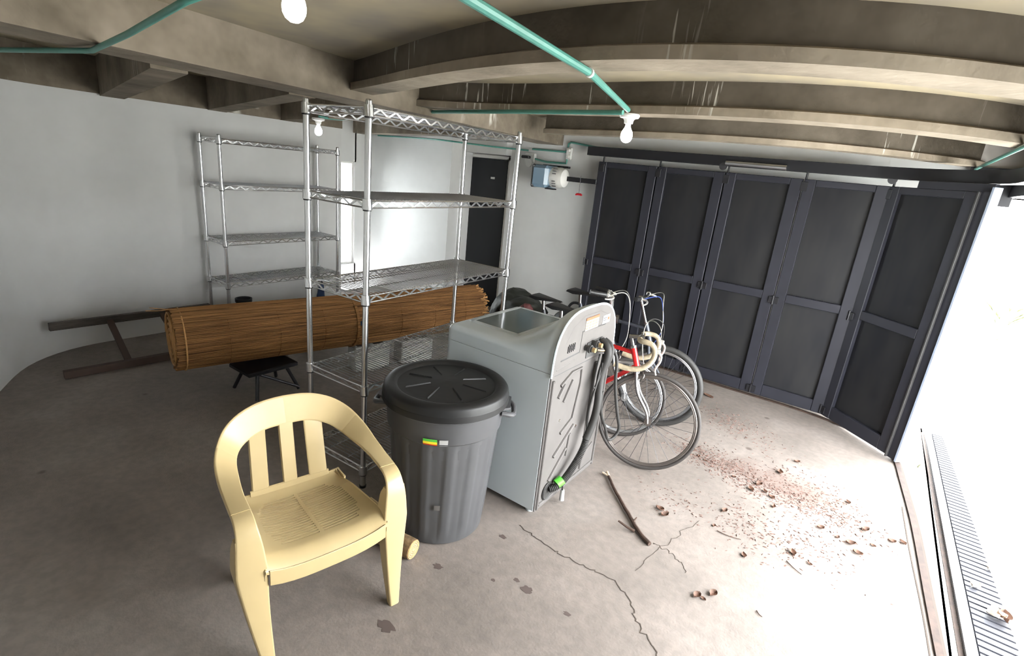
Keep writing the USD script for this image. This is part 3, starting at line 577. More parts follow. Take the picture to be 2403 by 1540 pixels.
mm = trimesh.Trimesh(v, np.array(f), process=False); trimesh.repair.fix_normals(mm)
obj('top_cover', mm, 'enamel', wm, smooth=40)
lx0, lx1, ly0, ly1 = .058, .365, .145, .60
lidp = obj('lid_frame', [box(((lx0+lx1)/2, ly, .8665), (lx1-lx0, .03, .012), .004) for ly in (ly0, ly1)]+[box((lx, (ly0+ly1)/2, .8665), (.03, ly1-ly0+.03, .012), .004) for lx in (lx0, lx1)], 'enamel', wm)
obj('lid_glass', box(((lx0+lx1)/2, (ly0+ly1)/2, .868), (lx1-lx0-.02, ly1-ly0-.02, .008), .002), 'lid_glass', lidp, label='dark tinted glass of the lid')
for px in (.06, WD-.05):
    for py in (.05, WW-.05): obj('foot', lathe([(.001, 0), (.024, 0), (.024, .02), (.015, .024), (.015, .04), (.001, .04)], 16, c=(px, py, 0)), 'enamel', wm)
# back: galvanised panel below, arched plate above, with pressed ribs
bx = WD
bp = obj('back_panel', box((bx-.002, WW/2, .405), (.010, WW-.006, .75), .003), 'galvanised', wm, label='bare galvanised back panel with pressed ribs')
n = 40; yy = (1-np.cos(np.linspace(0, PI, n)))/2*WW; pl = [(y, arch(y)+.008) for y in yy]; pl = [(0-.004, .77)]+[(y*1.01-.003, z) for y, z in pl]+[(WW+.004, .77)]
pt_ = prism([(a, b) for a, b in pl], 0, .012); M = np.array([[0, 0, 1, bx-.004], [1, 0, 0, 0], [0, 1, 0, 0], [0, 0, 0, 1.]]); pt_.apply_transform(M); trimesh.repair.fix_normals(pt_)
cp = obj('console_plate', pt_, 'galvanised', wm, smooth=20, label='arched galvanised plate at the back of the console')
rimP = np.array([(bx+.004, a, b) for a, b in pl]); obj('console_rim', tube(rimP, .0065, 8), 'enamel', cp)
def rib(pts, r=.007, par=bp, mat='galvanised', x=bx+.005): obj('rib', tube([(x, a, b) for a, b in pts], r, 8), mat, par)
rib([(.02, .04), (.02, .75)], .008); rib([(WW-.02, .04), (WW-.02, .75)], .008); rib([(.03, .06), (WW-.03, .06)]); rib([(.46, .08), (.46, .74)], .010)
rib([(.10, .70), (.20, .745), (.30, .745), (.31, .66), (.27, .47), (.16, .42)], .008); rib([(.09, .64), (.14, .70)], .010); rib([(.15, .60), (.22, .70)], .008)
rib([(.12, .30), (.30, .42)], .009); rib([(.10, .17), (.25, .30)], .008); rib([(.26, .25), (.27, .38)], .007); rib([(.34, .12), (.58, .20)], .007)
rib([(.02, .775), (WW-.02, .775)], .004, cp, 'galv_dark'); rib([(.06, .84), (.24, .845), (.245, .95), (.5, .945)], .005, cp, 'galv_dark'); rib([(.03, .80), (.20, .815)], .005, cp)
rib([(.09, .92), (.15, .99), (.25, 1.03), (.42, 1.03), (.53, .99)], .004, cp)
for k in range(8): obj('louvre', box((bx+.009, .115+.009*k, .885+.007*(k % 2)), (.006, .0035, .035)), 'galv_dark', cp)
for a, b in ((.03, .74), (.33, .40), (.14, .50), (.60, .70), (.30, .10), (.08, .12)): obj('screw', lathe([(.001, 0), (.009, 0), (.007, .004), (.001, .005)], 10, c=(bx+.003, a, b), axis=(1, 0, 0)), 'bright_steel', bp)
# labels with print
def lab(y0, y1, z0, z1, mat, par, name='label_sticker', x=bx+.009): return obj(name, box((x, (y0+y1)/2, (z0+z1)/2), (.002, y1-y0, z1-z0)), mat, par)
l1 = lab(.265, .405, .948, 1.015, 'cream_label', cp); lab(.265, .405, 1.001, 1.015, 'orange_label', l1, 'label_band', bx+.0103)
for r_ in range(3):
    for k in range(4): lab(.275+.032*k, .275+.032*k+.022, .955+.014*r_, .962+.014*r_, 'ink_orange', l1, 'label_print', bx+.0103)
l2 = lab(.455, .54, .95, .995, 'white_label', cp); lab(.462, .50, .96, .985, 'ink', l2, 'label_print', bx+.0103) if False else None
tx = meshkit.text_mesh('220V', .011, .001); MM = np.array([[0, 0, 1, bx+.0098], [1, 0, 0, .463], [0, 1, 0, .962], [0, 0, 0, 1.]]); tx.apply_transform(MM)
lab(.515, .53, .966, .98, 'red_label', l2, 'label_dot', bx+.0103); lab(.463, .503, .978, .983, 'ink', l2, 'label_print', bx+.0103); lab(.463, .495, .966, .971, 'ink', l2, 'label_print', bx+.0103)
# water inlets, hose bundle, cord
vx = lambda a, b, d=0.: np.array([bx+d, a, b])
for a, b in ((.30, .855), (.37, .865)):
    vv = obj('inlet_valve', [cyl(vx(a, b), vx(a, b, .05), .016, 14), cyl(vx(a, b, .03), vx(a, b, .042), .022, 14)], 'galv_dark', wm); obj('inlet_thread', cyl(vx(a, b, .048), vx(a, b, .066), .0125, 12), 'brass', vv)
obj('valve_recess', [box(vx(.40, .835, .010), (.004, .17, .085), .001)], 'galv_dark', wm)
obj('wire_tie', [tube([vx(.40, .825, .03), vx(.45, .82, .07), vx(.52, .825, .05)], .006, 8)], 'brass', wm)
def hose(pts, r, name='hose', mat='rubber', n=40, corr=0.): 
    P = spline(pts, n); rr = r*(1+corr*np.cos(np.arange(n)*PI)) if corr else r; return obj(name, tube(P, rr, 12), mat, wm)
hose([vx(.46, .86, .02), vx(.45, .84, .06), vx(.44, .72, .06), vx(.42, .55, .07), vx(.40, .42, .07), vx(.365, .33, .06)], .021, 'drain_hose')
hose([vx(.50, .86, .02), vx(.50, .84, .055), vx(.47, .68, .05), vx(.46, .5, .05), vx(.42, .38, .06)], .013, 'supply_hose')
hose([vx(.50, .85, .02), vx(.53, .80, .07), vx(.56, .65, .09), vx(.60, .5, .1), vx(.64, .36, .12), vx(.66, .28, .12), vx(.62, .24, .10), vx(.55, .32, .09), vx(.47, .45, .08), vx(.43, .60, .08)], .009, 'supply_hose')
hose([vx(.375, .36, .06), vx(.36, .30, .06), vx(.30, .22, .055), vx(.22, .165, .05), vx(.14, .125, .03), vx(.115, .115, .01)], .018, 'corrugated_hose', 'rubber', 90, .10)
hose([vx(.42, .80, .04), vx(.38, .70, .05), vx(.385, .62, .05), vx(.42, .69, .06), vx(.42, .76, .06)], .005, 'power_cord')
hose([vx(.44, .80, .05), vx(.40, .64, .055), vx(.37, .5, .05), vx(.385, .36, .05)], .006, 'power_cord')
hose([vx(.13, .13, .02), vx(.18, .145, .04), vx(.20, .09, .045), vx(.205, .06, .045)], .005, 'plug_lead')
obj('plug_sleeve', [cyl(vx(.204, .085, .045), vx(.206, .022, .047), .010, 12, .014)], 'white_label', wm, label='white sleeve hanging at the end of a lead')
obj('hose_clamp', [tube([vx(.155, .135, .03), vx(.185, .155, .042)], .026, 14)], 'green_clip', wm, label='bright green hose clamp')
obj('outlet_cup', [lathe([(.001, -.002), (.046, -.002), (.05, .004), (.046, .010), (.036, .004), (.001, .003)], 24, c=vx(.105, .11, .004), axis=(1, 0, 0))], 'rubber', wm)

# ================================================================== WIRE RACKS
def rack(name, label, O, a, Lx, Dy, levels, H, top_cap=True, step=.022, rail=.034):
    t = thing(name, label, 'wire shelving', (*O, 0), a)            # local x: long side, y: depth
    C = [(0, 0), (Lx, 0), (0, Dy), (Lx, Dy)]; pr = .0145
    for cx, cy in C:
        p = obj('post', [cyl((cx, cy, .012), (cx, cy, H), pr, 14), lathe([(pr, 0), (pr*.9, .006), (.001, .008)], 14, c=(cx, cy, H))], 'chrome', t)
        obj('foot', lathe([(.001, 0), (.018, 0), (.018, .012), (.008, .016), (.001, .016)], 14, c=(cx, cy, 0)), 'black_plastic', p)
    for z in levels:
        L = []
        for (p, q) in (((0, 0), (Lx, 0)), ((0, Dy), (Lx, Dy)), ((0, 0), (0, Dy)), ((Lx, 0), (Lx, Dy))):
            p, q = np.array(p), np.array(q); d = (q-p)/np.linalg.norm(q-p); p, q = p+d*.018, q-d*.018; n = max(4, int(np.linalg.norm(q-p)/.045))
            for zz, r in ((z-.003, .0042), (z-rail, .0038)): L.append(cyl((*p, zz), (*q, zz), r, 8))
            zig = [(*(p+(q-p)*i/n), z-.005 if i % 2 else z-rail+.002) for i in range(n+1)]
            for i in range(n): L.append(beamb(zig[i], zig[i+1], .003, .009))
        sh = obj('shelf', L, 'chrome', t)
        wires = [cyl((x, .004, z), (x, Dy-.004, z), .0026, 5) for x in np.arange(.03, Lx-.02, step)]+[cyl((.02, y, z-.005), (Lx-.02, y, z-.005), .0035, 6) for y in (Dy*.33, Dy*.67)]
        obj('deck_wires', wires, 'chrome_dull', sh, kind='stuff')
        for cx, cy in C:
            obj('collar', lathe([(pr, .006), (.0215, .006), (.0225, -.040), (pr, -.040)], 14, c=(cx, cy, z)), 'chrome', sh)
            obj('ring', lathe([(pr, -.040), (.019, -.041), (.019, -.047), (pr, -.048)], 14, c=(cx, cy, z)), 'black_plastic', sh)
    return t
rack('wire_rack', 'tall chrome wire rack standing in the middle, nearest the trash can', (-1.888, 1.536), math.radians(92.9), 1.198, .419, (.12, .575, 1.04, 1.48, 1.868), 1.89)
rack('wire_rack', 'chrome wire rack standing back against the left wall', (-4.50, 2.17), PI/2, 1.12, .33, (.10, .475, .845, 1.31, 1.675), 1.70)

# ================================================================== REED ROLL
A, B = np.array([-3.51, 1.32, .415]), np.array([-2.93, 3.62, .415]); ax = nrm(B-A); sd = nrm(np.cross(ax, [0, 0, 1])); up = np.cross(sd, ax); RR = .198
rr = thing('reed_roll', 'big rolled-up brown reed screen lying behind the wire rack', 'reed roll', tuple(A))
LL = np.linalg.norm(B-A)
core = lathe([(.02, .03), (RR*.4, .01), (RR*.7, .02), (RR-.012, .0), (RR-.012, LL), (RR*.6, LL-.02), (.02, LL-.04)], 48, axis=ax)
obj('core', core, 'reed', rr, smooth=40)
reeds = {0: [], 1: [], 2: []}; n = 118
for k in range(n):
    a = 2*PI*k/n+rng.normal(0, .006); r = RR-.004+rng.normal(0, .0016)+.010*max(0, math.cos(a-1.2))**8
    d = sd*math.cos(a)+up*math.sin(a); s0, s1 = rng.normal(0, .004), LL+rng.normal(.0, .025); m_ = np.linspace(s0, s1, 7)
    P = [d*(r+rng.normal(0, .0014))+ax*s for s in m_]; reeds[k % 3].append(tube(P, .0056+rng.uniform(-.001, .001), 5))
obj('reed_layer', reeds[0]+reeds[1]+reeds[2], 'reed', rr, kind='stuff', label='hundreds of thin brown reeds bound side by side')
sp = [tube([(sd*math.cos(q)+up*math.sin(q))*(.03+.155*q/(9*PI))+ax*e for q in np.linspace(.3, 9*PI, 150)], .0075, 6) for e in (-.004, LL+.004)]
for e_ in sp: obj('rolled_end', e_, 'reed_light', rr, label='lighter cut end of the roll')
obj('end_layer', [tube([(sd*math.cos(q)+up*math.sin(q))*(RR+.005)+ax*e for q in np.linspace(0, 2*PI, 60)], .005, 6) for e in (.05,)], 'reed_light', rr, smooth=40)
for s in np.arange(.30, LL-.1, .31): obj('binding', lathe([(RR-.001, s-.002), (RR+.0035, s), (RR-.001, s+.002)], 48, axis=ax), 'reed', rr, smooth=40)
fe = []
for k in range(170):
    a_ = rng.uniform(0, 2*PI); r_ = RR*math.sqrt(rng.uniform(.10, .98)); d = sd*math.cos(a_)+up*math.sin(a_); tw = sd*rng.normal(0, .012)+up*rng.normal(0, .012); ln = .02+.05*(meshkit.noise(np.array([a_*1.6, r_*9, 3.]))) + rng.uniform(0, .015)
    fe.append(tube([d*r_+ax*(LL-.03), d*r_+ax*(LL+ln*.6)+tw*.4, d*r_+ax*(LL+ln)+tw], [.009, .008, .006], 5))
obj('frayed_end', fe, 'reed_light', rr, kind='stuff', label='orange frayed end of the roll')
obj('loose_stalk', [tube([up*RR+ax*.1+sd*.02, up*(RR+.012)+ax*-.03, up*(RR+.03)+ax*-.10+sd*.01], .0022, 5), tube([up*RR+ax*.12-sd*.02, up*(RR+.004)+ax*-.06, up*(RR+.01)+ax*-.12], .002, 5)], 'reed_light', rr)
obj('tie_cloth', [lathe([(RR+.002, -.014), (RR+.011, -.01), (RR+.011, .01), (RR+.002, .014)], 48, c=ax*1.17, axis=ax)], 'reed', rr)
obj('tie_knot', hull([ax*1.17+(-sd)*(-1)*0+np.array([.2, -.02, .03])+np.array(p)*.03 for p in rng.normal(0, .6, (14, 3))]), 'blue_cloth', rr, label='blue cloth knot')
# what carries the roll
bs = thing('roll_stand', 'low black metal stand under the left part of the reed roll', 'stand', (-3.29, 1.80, 0))
obj('top_plate', [box((0, 0, .192), (.26, .36, .03), .006)], 'black_steel', bs)
for x, y in ((-.1, -.12), (.1, -.12), (-.1, .14), (.1, .14)): obj('leg', tube([(x*.8, y*.8, .18), (x*1.5, y*1.2, .008)], .012, 8), 'black_steel', bs)
obj('brace', [tube([(.05, -.10, .17), (.16, .16, .03)], .010, 8)], 'steel_dark', bs)
for k, (px, py) in enumerate(((880, 806), (930, 795))):
    pass
for k, (bx_, by_, lb) in enumerate(((-3.17, 2.62, 'pale concrete block under the middle of the reed roll'), (-3.07, 3.02, 'pale concrete block under the right part of the reed roll'))):
    o_ = thing('concrete_block', lb, 'block', (bx_, by_, 0), math.atan2(ax[1], ax[0])); obj('block_body', box((0, 0, .102), (.30, .15, .204), .008), 'block', o_)
    for e in (-.07, .07): obj('block_hollow', box((e, 0, .2), (.09, .08, .012)), 'crack', o_)

# ladder on its side by the left wall
la = thing('ladder', 'old wooden ladder lying on its side against the left wall', 'ladder')
r0, r1 = AX(115, 768, -4.68), AX(380, 734, -4.68); q0, q1 = W(150, 880, .03), W(395, 836, .03); dR = nrm(r1-r0)
e0, e1 = r0, r0+dR*1.1; f0, f1 = q0, q0+nrm(q1-q0)*1.15
obj('ladder_rail', beamb(e0, e1, .035, .055), 'old_wood', la, label='upper grey rail of the ladder'); obj('ladder_rail', beamb(f0, f1, .045, .05), 'rung_wood', la, label='lower rail of the ladder on the floor')
for s in (.36, .72, 1.02): obj('rung', beamb(e0+(e1-e0)*s/1.1, f0+(f1-f0)*s/1.1, .022, .04, (0, 1, 0)), 'rung_wood', la)
# small dark things on the back rack's lowest shelf
pt = thing('plant_pot', 'small black plastic pot on the lowest shelf of the back rack', 'pot', (-4.62, 2.36, .104))
obj('pot_shell', lathe([(.001, 0), (.05, 0), (.066, .16), (.072, .16), (.072, .19), (.064, .19), (.05, .02), (.001, .02)], 24), 'black_plastic', pt)
tl = thing('umbrella', 'dark blue folded umbrella leaning by the right end of the back rack', 'umbrella')
obj('folded_cloth', tube([(-4.42, 3.02, .12), (-4.46, 3.06, .25), (-4.5, 3.10, .36)], [.012, .04, .02], 12), 'blue_cloth', tl); obj('tip', cyl((-4.42, 3.02, .012), (-4.42, 3.02, .13), .006, 8), 'black_plastic', tl) ; obj('grip', tube([(-4.5, 3.10, .36), (-4.515, 3.115, .42)], .013, 10), 'black_plastic', tl)

# ================================================================== BAGS BEHIND THE WASHER
def blob(c, s, seed, amp=.22, n=4, flat=True):
    mm = trimesh.creation.icosphere(n); v = mm.vertices.copy(); k = 1+amp*(meshkit.fbm(v*1.6+seed*7.3, 4, seed)-.5)*2; v = v*k[:, None]*np.asarray(s)
    v[:, 2] = np.maximum(v[:, 2], -s[2]*.8); mm.vertices = v+np.asarray(c); return mm
tb = thing('tarp_bundle', 'dark green tarpaulin heaped beyond the frayed end of the reed roll', 'tarpaulin', (-2.78, 4.12, 0))
obj('tarp_cloth', blob((0, 0, .25), (.26, .30, .31), 3), 'tarp', tb, smooth=60); obj('fold', [blob((.16, -.12, .40), (.26, .18, .12), 5)], 'tarp', tb, smooth=60)
bg = thing('holdall', 'black holdall with a curved handle behind the washing machine', 'bag', (-2.0, 3.95, 0))
obj('bag_body', blob((0, 0, .25), (.30, .20, .30), 8, .12), 'bag_black', bg, smooth=60)
obj('handle', tube(spline([(-.12, 0, .50), (-.05, -.02, .61), (.06, -.02, .60), (.2, 0, .48)], 20), .012, 8), 'bag_black', bg); obj('piping', tube(spline([(-.26, -.1, .36), (-.1, -.16, .48), (.1, -.17, .46), (.26, -.1, .34)], 20), .008, 6), 'galv_dark', bg)
bg2 = thing('rucksack', 'dark red and black rucksack between the tarpaulin and the holdall', 'bag', (-2.42, 3.74, 0))
obj('bag_body', blob((0, 0, .25), (.11, .13, .30), 12, .12), 'bag_red', bg2, smooth=60); obj('strap', tube(spline([(-.05, -.12, .30), (0, -.15, .45), (.05, -.1, .54)], 12), .012, 8), 'bag_black', bg2)

# ================================================================== BICYCLES
def bicycle(name, label, contact, heading, steer, R=.31, tyre=.014, tyre_mat='rubber_brown', rim='chrome_dull', frame='frame_blue', bars='drop', bar_z=.79, wb=.92, head_mat=None, lean=0.):
    # local: x forward from the front wheel's contact point, y left, z up
    rz = heading; t = thing(name, label, 'bicycle', contact, rz)
    fh, rh = np.array([0, 0, R]), np.array([-wb, 0, R]); hb = np.array([-.125, 0, R+.30]); ht = np.array([-.175, 0, R+.42]); bb = np.array([-.54, 0, R-.05]); st = np.array([-.70, 0, R+.42])
    axd = nrm(ht-hb); S = trimesh.transformations.rotation_matrix(steer, axd, hb)
    L_ = math.radians(lean); Ln = trimesh.transformations.rotation_matrix(lean, [1, 0, 0]) if lean else np.eye(4)
    st_ = lambda mm: xf(xf(cat(mm) if isinstance(mm, list) else mm, S), Ln); no = lambda mm: xf(cat(mm) if isinstance(mm, list) else mm, Ln)
    def wheel(c, fn, extra=None):
        ang = np.linspace(0, 2*PI, 73)[:-1]; ring = lambda r: np.stack([c[0]+r*np.cos(ang), np.full(72, c[1]), c[2]+r*np.sin(ang)], 1)
        rimm = [tube(ring(R-2*tyre-.004), .0085, 8, closed=True), tube(ring(R-2*tyre-.012), .006, 8, closed=True)]
        hub = [cyl(c+[0, -.05, 0], c+[0, .05, 0], .007, 8), cyl(c+[0, -.028, 0], c+[0, .028, 0], .013, 10), cyl(c+[0, -.03, 0], c+[0, -.026, 0], .022, 12), cyl(c+[0, .026, 0], c+[0, .03, 0], .022, 12)]
        w = obj('wheel', fn(rimm+hub), rim, t); obj('tyre', fn(tube(ring(R-tyre), tyre, 10, closed=True)), tyre_mat, w, smooth=60)
        sp = []
        for k in range(28):
            a0 = 2*PI*k/28; a1 = a0+(.5 if k % 4 < 2 else -.5); y = .027 if k % 2 else -.027
            sp.append(cyl(c+[.02*math.cos(a1), y, .02*math.sin(a1)], c+[(R-2*tyre-.008)*math.cos(a0), 0, (R-2*tyre-.008)*math.sin(a0)], .0012, 4))
        obj('spokes', fn(sp), 'steel_dark', w, kind='stuff'); return w
    wheel(fh, st_); wheel(rh, no)
    tb_ = lambda a, b, r, n=12: cyl(a, b, r, n)
    fr = obj('frame', no([tb_(ht-axd*.03, st-[0, 0, .03], .0125), tb_(hb+axd*.02, bb, .015), tb_(bb, st+[-.01, 0, .03], .014)]+[tb_(bb+[0, s*.03, 0], rh+[0, s*.055, 0], .008) for s in (-1, 1)]+[tb_(st-[0, s*.012, .03], rh+[0, -s*.055, 0], .007) for s in (-1, 1)]), frame, t)
    obj('head_tube', no(tb_(hb, ht, .018, 16)), head_mat or frame, fr); obj('headset', no(cyl(ht, ht+axd*.014, .021, 14)), 'bike_chrome', fr); obj('headset', no(cyl(hb-axd*.012, hb, .021, 14)), 'bike_chrome', fr)
    fk = [tube(spline([hb+[0, s*.028, -.012], hb*.5+fh*.5+np.array([-.02, s*.045, 0]), fh+[-.012, s*.05, .05], fh+[0, s*.05, 0]], 14), np.linspace(.012, .007, 14), 10) for s in (-1, 1)]+[box(hb+[0, 0, -.014], (.035, .075, .025), .006)]
    obj('fork', st_(fk), 'bike_chrome' if bars != 'flat' else frame, t)
    top = ht+axd*.05; quill = np.array([top[0]+axd[0]*(bar_z-top[2])/axd[2], 0, bar_z]) if bar_z > top[2] else top
    clamp = quill+[.062, 0, .012] if bars == 'drop' else quill+[.03, 0, .0]
    sm = obj('stem', st_([cyl(ht, quill, .0115, 12), tube([quill-[.012, 0, 0], quill, clamp], .013, 12), cyl(clamp-[0, .02, 0], clamp+[0, .02, 0], .018, 14)]), 'bike_chrome', t)
    if bars == 'drop':
        for s in (-1, 1):
            P = spline([clamp+[0, s*.02, 0], clamp+[0, s*.13, .0], clamp+[.015, s*.175, .0], clamp+[.075, s*.185, -.006], clamp+[.10, s*.186, -.05], clamp+[.07, s*.188, -.13], clamp+[0, s*.19, -.165], clamp+[-.11, s*.192, -.16]], 40)
            obj('handlebar', st_(tube(P[:8], .0115, 10)), 'bike_chrome', t); h_ = obj('bar_tape', st_(tube(P[7:], .0155, 12)), 'bar_tape', t, label='dirty cream bar tape')
            b0 = clamp+np.array([.10, s*.187, -.035]); obj('brake_lever', st_([tube(spline([b0, b0+[.03, 0, -.015], b0+[.035, 0, -.06], b0+[.02, 0, -.11], b0+[.03, 0, -.135]], 16), np.linspace(.008, .005, 16), 8), box(b0+[.012, 0, -.0], (.03, .018, .03), .005)]), 'lever', t)
            obj('brake_cable', st_(tube(spline([b0+[.012, 0, .012], b0+[-.0, -s*.05, .12], clamp+[.02, s*.03, .10], ht+[.05, s*.01, .02], hb+[.035, 0, .02]], 30), .0025, 6)), 'cable_white' if s < 0 else 'rubber', t)
    else:
        hgt = .10 if bars == 'high' else .02
        for s in (-1, 1):
            P = spline([clamp+[0, s*.01, 0], clamp+[.0, s*.06, .01], clamp+[-.01, s*.11, hgt], clamp+[-.05, s*.20, hgt+.03], clamp+[-.14, s*.25, hgt+.035]] if bars == 'high' else [clamp, clamp+[0, s*.15, .012], clamp+[-.02, s*.28, .018]], 24)
            obj('handlebar', st_(tube(P[:18], .0115, 10)), 'chrome' if bars == 'high' else 'steel_dark', t); obj('grip', st_(tube(P[16:], .0155, 12)), 'black_plastic', t)
            g = P[15]; dd = nrm(P[16]-P[14]); obj('brake_lever', st_([tube(spline([g, g+[.04, 0, -.005], g+[.06, 0, -.02]+dd*.05, g+[.05, 0, -.03]+dd*.11], 14), np.linspace(.008, .0045, 14), 8), box(g, (.03, .03, .026), .005)]), 'lever', t)
            obj('brake_cable', st_(tube(spline([g+[.02, 0, 0], g+[.10, -s*.05, .03], clamp+[.13, s*.02, -.02], hb+[.06, 0, .08], hb+[.03, 0, 0]], 30), .003, 6)), 'cable_blue' if s < 0 and bars == 'flat' else 'cable_white', t)
        if bars == 'high': obj('front_lamp', st_([lathe([(.001, -.03), (.02, -.028), (.03, 0), (.031, .01), (.001, .014)], 20, c=clamp+[.05, 0, -.03], axis=(1, 0, 0))]), 'bike_chrome', t)
    obj('brake_caliper', st_([tube(spline([hb+[.035, s*.006, -.005], hb+[.045, s*.035, -.03], hb+[.03, s*.03, -.065]], 8), .006, 8) for s in (-1, 1)]), 'bike_chrome', t)
    sd_ = obj('saddle', no(hull([st+[dx, dy, z] for dx, dy, z in ((.13, 0, .125), (.13, .014, .115), (.13, -.014, .115), (.02, .03, .12), (.02, -.03, .12), (-.10, .065, .128), (-.10, -.065, .128), (-.12, .05, .11), (-.12, -.05, .11), (-.1, 0, .13), (-.06, .05, .1), (-.06, -.05, .1))])), 'black_plastic', t)
    obj('seatpost', no(cyl(st+[-.01, 0, .02], st+[-.02, 0, .105], .0115, 12)), 'bike_chrome', t)
    cs = obj('chainring', no([lathe([(.075, -.003), (.085, -.003), (.085, .003), (.075, .003), (.075, -.003)], 32, c=bb+[0, -.045, 0], axis=(0, 1, 0))]+[beamb(bb+[0, -.045, 0], bb+np.array([.078*math.cos(a), -.045, .078*math.sin(a)]), .012, .004, (0, 1, 0)) for a in np.arange(5)*2*PI/5]), 'chrome_dull', t)
    for s in (-1, 1):
        e = bb+[s*.12, s*.06, -.06*s]; cr = obj('crank', no([beamb(bb+[0, s*.055, 0], e, .01, .018, (0, 1, 0)), cyl(bb, bb+[0, s*.06, 0], .012, 10)]), 'chrome_dull', t); obj('pedal', no(box(e+[0, s*.045, 0], (.07, .065, .018), .004)), 'black_plastic', cr)
    return t
bicycle('bicycle', 'racing bicycle with red head tube and cream taped drop bars, nearest the camera', (-.87, 2.84, 0), math.radians(-4), math.radians(21), R=.305, tyre=.012, tyre_mat='rubber_brown', rim='rim_dark', frame='red_paint', head_mat='red_paint', bars='drop', bar_z=.79)
bicycle('bicycle', 'bicycle with high chrome handlebars in the middle of the three', (-1.15, 3.13, 0), math.radians(1), math.radians(22), R=.275, tyre=.013, frame='steel_dark', bars='high', bar_z=.82, wb=.86)
bicycle('bicycle', 'thick-tyred bicycle with flat bars and looping cables, furthest from the camera', (-1.03, 3.46, 0), math.radians(1), math.radians(12), R=.30, tyre=.022, tyre_mat='rubber', frame='frame_blue', bars='flat', bar_z=.90, wb=.94)

# ================================================================== ON THE FLOOR
lg0, lg1 = np.array([-1.318, 1.352, .047]), np.array([-1.61, 1.302, .047])
lo_ = thing('log', 'short barked log lying between the chair and the trash can', 'log', (0, 0, 0)); n = 18; d = nrm(lg1-lg0)
P = np.array([lg0+(lg1-lg0)*s for s in np.linspace(0, 1, 14)]); rrr = .044+.002*np.sin(np.linspace(0, 9, 14))
obj('bark', tube(P, rrr, 20), 'bark', lo_, smooth=60); obj('cut_face', [lathe([(.001, 0), (.028, 0), (.040, 0), (.0405, .003), (.001, .003)], 22, c=P[0]-d*.0032, axis=d)], 'cut_wood', lo_, label='pale sawn end of the log'); obj('growth_ring', [lathe([(r, 0), (r+.002, -.0006), (r+.004, 0)], 24, c=P[0]-d*.0033, axis=d) for r in (.008, .016, .025, .033)], 'bark', lo_)
br = thing('branch', 'dry forked stick lying on the floor in front of the washing machine', 'stick')
zz = lambda p, z: np.array([p[0], p[1], z]); bpix = [(1428, 1122), (1440, 1150), (1462, 1190), (1484, 1228), (1505, 1262), (1523, 1281)]
P = spline([zz(W(*p), .012) for p in bpix], 30); P += rng.normal(0, .0012, P.shape); P[:, 2] = .012; obj('stem', tube(P, np.linspace(.008, .011, 30), 8), 'branch', br)
obj('twig', tube([zz(W(1449, 1234), .03), zz(W(1470, 1245), .02), zz(W(1488, 1252), .013)], [.005, .006, .008], 8), 'branch', br); obj('twig', tube([zz(W(1484, 1232), .014), zz(W(1492, 1226), .03)], [.006, .003], 7), 'branch', br)
obj('cut_end', [tube([P[0], P[0]+nrm(P[0]-P[2])*.035+[0, 0, .004]], .0095, 8), tube([P[0], P[0]+nrm(P[0]-P[2])*.02+np.array([-.03, -.01, .004])], .006, 6)], 'branch_cut', br, label='pale peeled end of the stick')
# single leaves
def leaf_mesh(L=.05, Wd=.022, curl=.012, seed=0):
    r_ = np.random.default_rng(seed); u = np.linspace(0, 1, 8); v = np.linspace(-1, 1, 5); G = []
    for a in u:
        w = Wd*math.sin(PI*a**.8)**.8 if 0 < a < 1 else .001
        G.append([((a-.5)*L, b*w, .004+curl*abs(b)**1.5+curl*.8*(a-.5)**2*4*.5) for b in v])
    mm = sheet(np.array(G), np.ones((7, 4), bool), .0012); mm.vertices[:, 2] -= mm.vertices[:, 2].min()-.0005; return mm
def leaf_thing(label, loc, rz, mat='leaf_brown', L=.05, Wd=.018, curl=.012, group=None):
    t = thing('dry_leaf', label, 'leaf', loc, rz, group); obj('blade', leaf_mesh(L, Wd, curl), mat, t, smooth=60); obj('stalk', tube([(-.5*L, 0, .004), (-.5*L-.012, .003, .003)], .0009, 5), mat, t); return t
lf = leaf_thing('curled brown leaf in the loose cluster nearest the floor rail', W(1995, 1277), .4, group='leaves nearest the floor rail')
spots = [(2012, 1300), (2048, 1282), (2092, 1272), (2118, 1275), (1965, 1262), (1650, 1407), (1634, 1400), (1672, 1396), (1830, 1110), (1780, 1138), (1762, 1150), (1795, 1155), (1810, 1168), (1722, 1120), (1640, 1072), (1655, 1082), (1700, 1200), (1900, 1325), (1925, 1240), (1745, 1305), (1560, 1210), (1548, 1196), (1990, 1180), (1870, 1085), (1815, 1190), (2030, 1245), (1675, 1235), (1860, 1300)]
def where(px, py):
    if px < 1680 and py > 1380: return 'dark dry leaf in the trio alone on the bare floor near the long crack', 'trio of leaves near the long crack'
    if px > 1960 and py > 1230: return 'curled brown leaf in the loose cluster nearest the floor rail', 'leaves nearest the floor rail'
    if px < 1600: return 'small leaf scrap on the bare floor beside the forked stick', 'leaf scraps beside the forked stick'
    return 'small brown leaf caught in the drift of fine litter', 'small leaves in the litter drift'
for k, (px, py) in enumerate(spots):
    d_ = dup(lf, W(px, py), rng.uniform(0, 6.28), where(px, py)[0], scale=float(rng.uniform(.45, 1.0))); d_.SetCustomDataByKey('group', where(px, py)[1])
leaf_thing('reddish dry leaf lying alone close to the foot of the door panels', W(1662, 931), -.3, L=.09, Wd=.02)
for px, py, lb in ((2325, 1337, 'pale leaf on the drain grate, smaller and further from the camera'), (2288, 1377, 'tiny pale leaf scrap on the drain grate')): p = W(px, py, .027); leaf_thing(lb, p, 1.0, 'leaf_pale', .05, .02)
